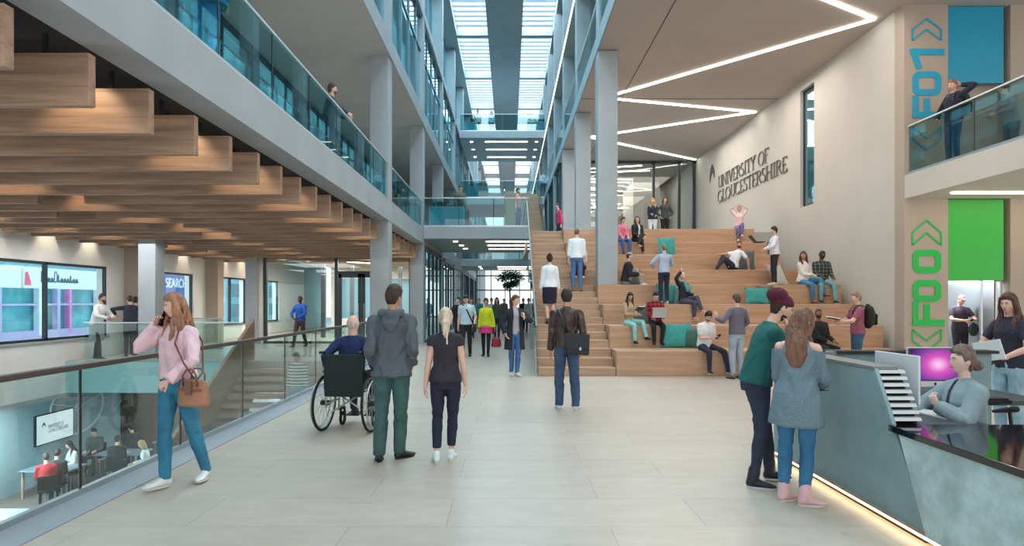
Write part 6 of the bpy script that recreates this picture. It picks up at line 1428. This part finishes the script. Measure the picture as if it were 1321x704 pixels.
mb = MB(); mb.tube([P.neckb+P.rgt*.06*P.s+P.fwd*.0, P.neckb+P.fwd*.085*P.s, P.neckb-P.rgt*.07*P.s+P.fwd*.02, P.neckb-P.fwd*.06*P.s, P.neckb+P.rgt*.06*P.s+P.fwd*.0], [.035*P.s]*5, 10, round_ends=True); mb.tube([P.neckb+P.fwd*.08*P.s, P.chest+P.fwd*.14*P.s, P.chest+P.fwd*.15*P.s-P.up*.12*P.s], [(.05, .03), (.08, .03), (.06, .02)], 10, ref=P.rgt, round_ends=True); mk('scarf', bake(mb, .012, 1), clothm((80, 150, 156)), P.root)
P = person('long haired woman reading a book in pale teal trousers on the tiers', (X(811, 14.35), 14.35, 1.04), 205, 1.44, True, 'sit', 1, 'tan', ('long', (34, 26, 24)), top=dict(c=(176, 150, 120)), bottom=dict(c=(150, 208, 208)), shoes=(30, 30, 36), la=((-.1, .34, .30),), ra=((.1, .34, .30),), rl=((.08, .40, -.40),), ll=((-.22, .50, -.30), (0, .6, 1)), head=(14, 18, 0), lean=4)
book(P.w((-.0, .38, .33)), (30, 0, 205), 'open book in the hands of the woman in teal trousers', w=.11, h=.17)
P = person('man in a red plaid shirt working on a laptop on the tiers', (X(845, 14.35), 14.35, 1.04), 180, 1.48, mode='sit', lod=1, tone='fair', hair=('quiff', (34, 26, 24)), top=dict(c=(176, 30, 44), mat='plaid', loose=.01), bottom=dict(c=(34, 34, 40)), shoes=(40, 32, 34), la=((-.14, .30, .22),), ra=((.14, .30, .22),), ll=((-.10, .34, -.42),), rl=((.10, .34, -.42),), head=(0, 26, 0), lean=5)
laptop(P.w((0, .30, .185)), 180, 'grey laptop open on the lap of the man in red plaid', True, 'alu')
P = person('dark haired man in a white t-shirt looking at his phone on the lowest tier', (X(909, 13.42), 13.42, .54), 196, 1.62, mode='sit', lod=1, tone='fair', hair=('quiff', (36, 28, 28)), beard=(50, 38, 34), top=dict(c=(234, 234, 238), sleeve=.4, loose=.012), bottom=dict(c=(44, 48, 62)), shoes=(30, 34, 38), sole='white', la=((-.10, .34, .32),), ra=((.10, .34, .30),), rl=((.14, .40, -.42),), ll=((-.34, .42, -.42),), head=(10, 28, 0), lean=12)
phone(P, 'L', 'smartphone held by the man in the white t-shirt on the lowest tier', up=(0, .7, .6), nrm=(0, -.6, .7))
P = person('man in a grey jumper and pale jeans raising one hand before the lowest tier', (X(947, 12.9), 12.75, 0), 22, 1.72, lod=1, tone='fair', hair=('short', (86, 62, 52)), top=dict(c=(106, 102, 118), mat='knit', loose=.012), bottom=dict(c=(156, 168, 184), mat='denim'), shoes=(110, 96, 86), la=((-.34, .22, 1.26), (-1, -.3, -1)), lh=((0, .1, 1), (.2, 1, 0), .15), ra=((.20, .20, 1.02), (1, -.6, 0)))
P = person('bearded man in a black jumper sitting on the lowest tier and looking up', (X(1056, 13.5), 13.5, .54), 196, 1.66, mode='sit', lod=1, tone='brown', hair=('crop', (24, 20, 18)), beard=(24, 20, 18), top=dict(c=(34, 34, 38), mat='knit', loose=.012), bottom=dict(c=(40, 50, 48)), shoes=(30, 34, 38), la=((-.10, .34, .22),), ra=((.06, .34, .22),), head=(28, -14, 0), lean=2)
P = person('man in a maroon checked shirt holding an open book before the tiers', (X(1106, 12.7), 12.7, 0), 76, 1.76, lod=1, tone='fair', hair=('short', (150, 116, 92)), top=dict(c=(150, 84, 104), sleeve=.42, loose=.010), bottom=dict(c=(54, 88, 120), mat='denim'), shoes=(40, 40, 44), la=((-.08, .34, 1.16), (-1, -.6, -.3)), ra=((.08, .34, 1.16), (1, -.6, -.3)), head=(0, 4, 0))
book(P.w((0, .34, 1.20)), (10, 0, 76), 'open white book held by the man in the maroon shirt', w=.16, h=.24)
backpack(P, 'black backpack with lime trim on the man in the maroon shirt', (34, 36, 38), (190, 220, 40))
P = person('woman in a white jumper and jeans sitting beside the check shirt', (X(1036, 16.25), 16.22, 2.02), 196, 1.64, True, 'sit', 1, 'tan', ('long', (84, 50, 40)), top=dict(c=(230, 226, 218), loose=.016), bottom=dict(c=(70, 130, 170), mat='denim'), shoes=(160, 90, 56), sole='heel', rl=((.04, .40, -.42),), ll=((-.26, .50, -.24), (0, .6, 1)), la=((-.16, .28, .22),), ra=((.02, .32, .26),), head=(40, 0, 0))
P = person('bearded man in a dark check shirt and pale jeans sitting by the concrete wall', (X(1059, 16.25), 16.22, 2.02), 172, 1.68, mode='sit', lod=1, tone='dark', hair=('crop', (24, 20, 18)), beard=(20, 16, 14), top=dict(c=(40, 48, 46), mat='grid', loose=.012), bottom=dict(c=(120, 170, 176), mat='denim'), shoes=(40, 40, 44), sole='white', la=((-.18, .30, .20),), ra=((.12, .30, .24),), head=(-30, 4, 0), rl=((.14, .40, -.42),), ll=((-.20, .44, -.42),))
P = person('man in a white shirt and black trousers standing with a dark laptop on the tiers', (X(996, 16.45), 16.3, 2.02), 82, 1.50, lod=1, tone='fair', hair=('quiff', (34, 28, 28)), top=dict(c=(226, 228, 240), loose=.016), bottom=dict(c=(44, 42, 50)), shoes=(206, 200, 196), la=((-.10, .30, 1.08), (-1, -.6, -.3)), ra=((.10, .30, 1.08), (1, -.6, -.3)))
lp = laptop(P.w((0, .38, 1.12)), 82, 'dark laptop held open by the man in the white shirt', True, 'blackm', 130)
P = person('man in a white t-shirt reclining on one arm across a tier', (X(946, 17.25), 17.3, 2.45), 104, 1.62, mode='sit', lod=1, tone='tan', hair=('short', (40, 30, 28)), beard=(44, 32, 28), top=dict(c=(230, 230, 234), sleeve=.42, loose=.014), bottom=dict(c=(44, 48, 66)), shoes=(30, 30, 34), lean=-26, head=(-60, -20, 0), ll=((-.12, .62, .06), (0, .2, 1)), rl=((.12, .46, .06), (0, .2, 1)), ra=((.16, .36, .48), (1, -.4, 0)), la=((-.30, -.34, .06), (-1, -.4, .3)))
P = person('woman in a pale pink top stretching both arms on the highest tier', (X(953, 19.9), 19.85, 3.88), 165, 1.42, True, 'sit', 1, 'fair', ('pony', (170, 130, 110)), top=dict(c=(232, 200, 204), sleeve=.4), bottom=dict(c=(120, 110, 160), mat='denim'), shoes=(220, 210, 210), ra=((.10, -.02, .95), (1, 0, .9)), la=((-.10, -.02, .95), (-1, 0, .9)), rl=((.06, .34, -.40),), ll=((-.06, .40, -.24), (0, .6, 1)))
# --- lower floor
low = [('woman in a white blouse sitting below the wall screen', 96, 17.2, 150, (206, 208, 206), 'long', (44, 32, 30), True), ('dark haired person bent over the nearest lower table', 72, 16.0, 20, (60, 60, 66), 'short', (40, 30, 28), False), ('person in a red jumper at the nearest lower table', 60, 15.6, 40, (176, 40, 50), 'short', (60, 44, 40), False),
       ('person in a black coat sitting at the middle lower table', 150, 17.6, 20, (34, 38, 44), 'short', (36, 28, 26), False), ('person with bowed head at the middle lower table', 124, 18.9, 190, (70, 84, 80), 'short', (56, 44, 40), False), ('person in black beside the brown lower pillar', 172, 19.3, 60, (30, 30, 36), 'short', (36, 28, 26), False),
       ('blonde person in a white shirt and black waistcoat downstairs', 190, 17.2, 120, (220, 226, 228), 'bob', (196, 170, 120), True)]
for lab, x, D, yw, c, hs, hcol, fem in low:
    P = person(lab, (X(x, D), D, -3.14), yw, 1.70, fem, 'sit', 2, 'fair', (hs, hcol), top=dict(c=c), bottom=dict(c=(40, 44, 56)), shoes=(30, 30, 34), la=((-.14, .36, .26),), ra=((.14, .36, .26),), head=(0, 18, 0), lean=10)
    low_chair(X(x, D), D, math.radians(yw), 'black chair of the '+lab)
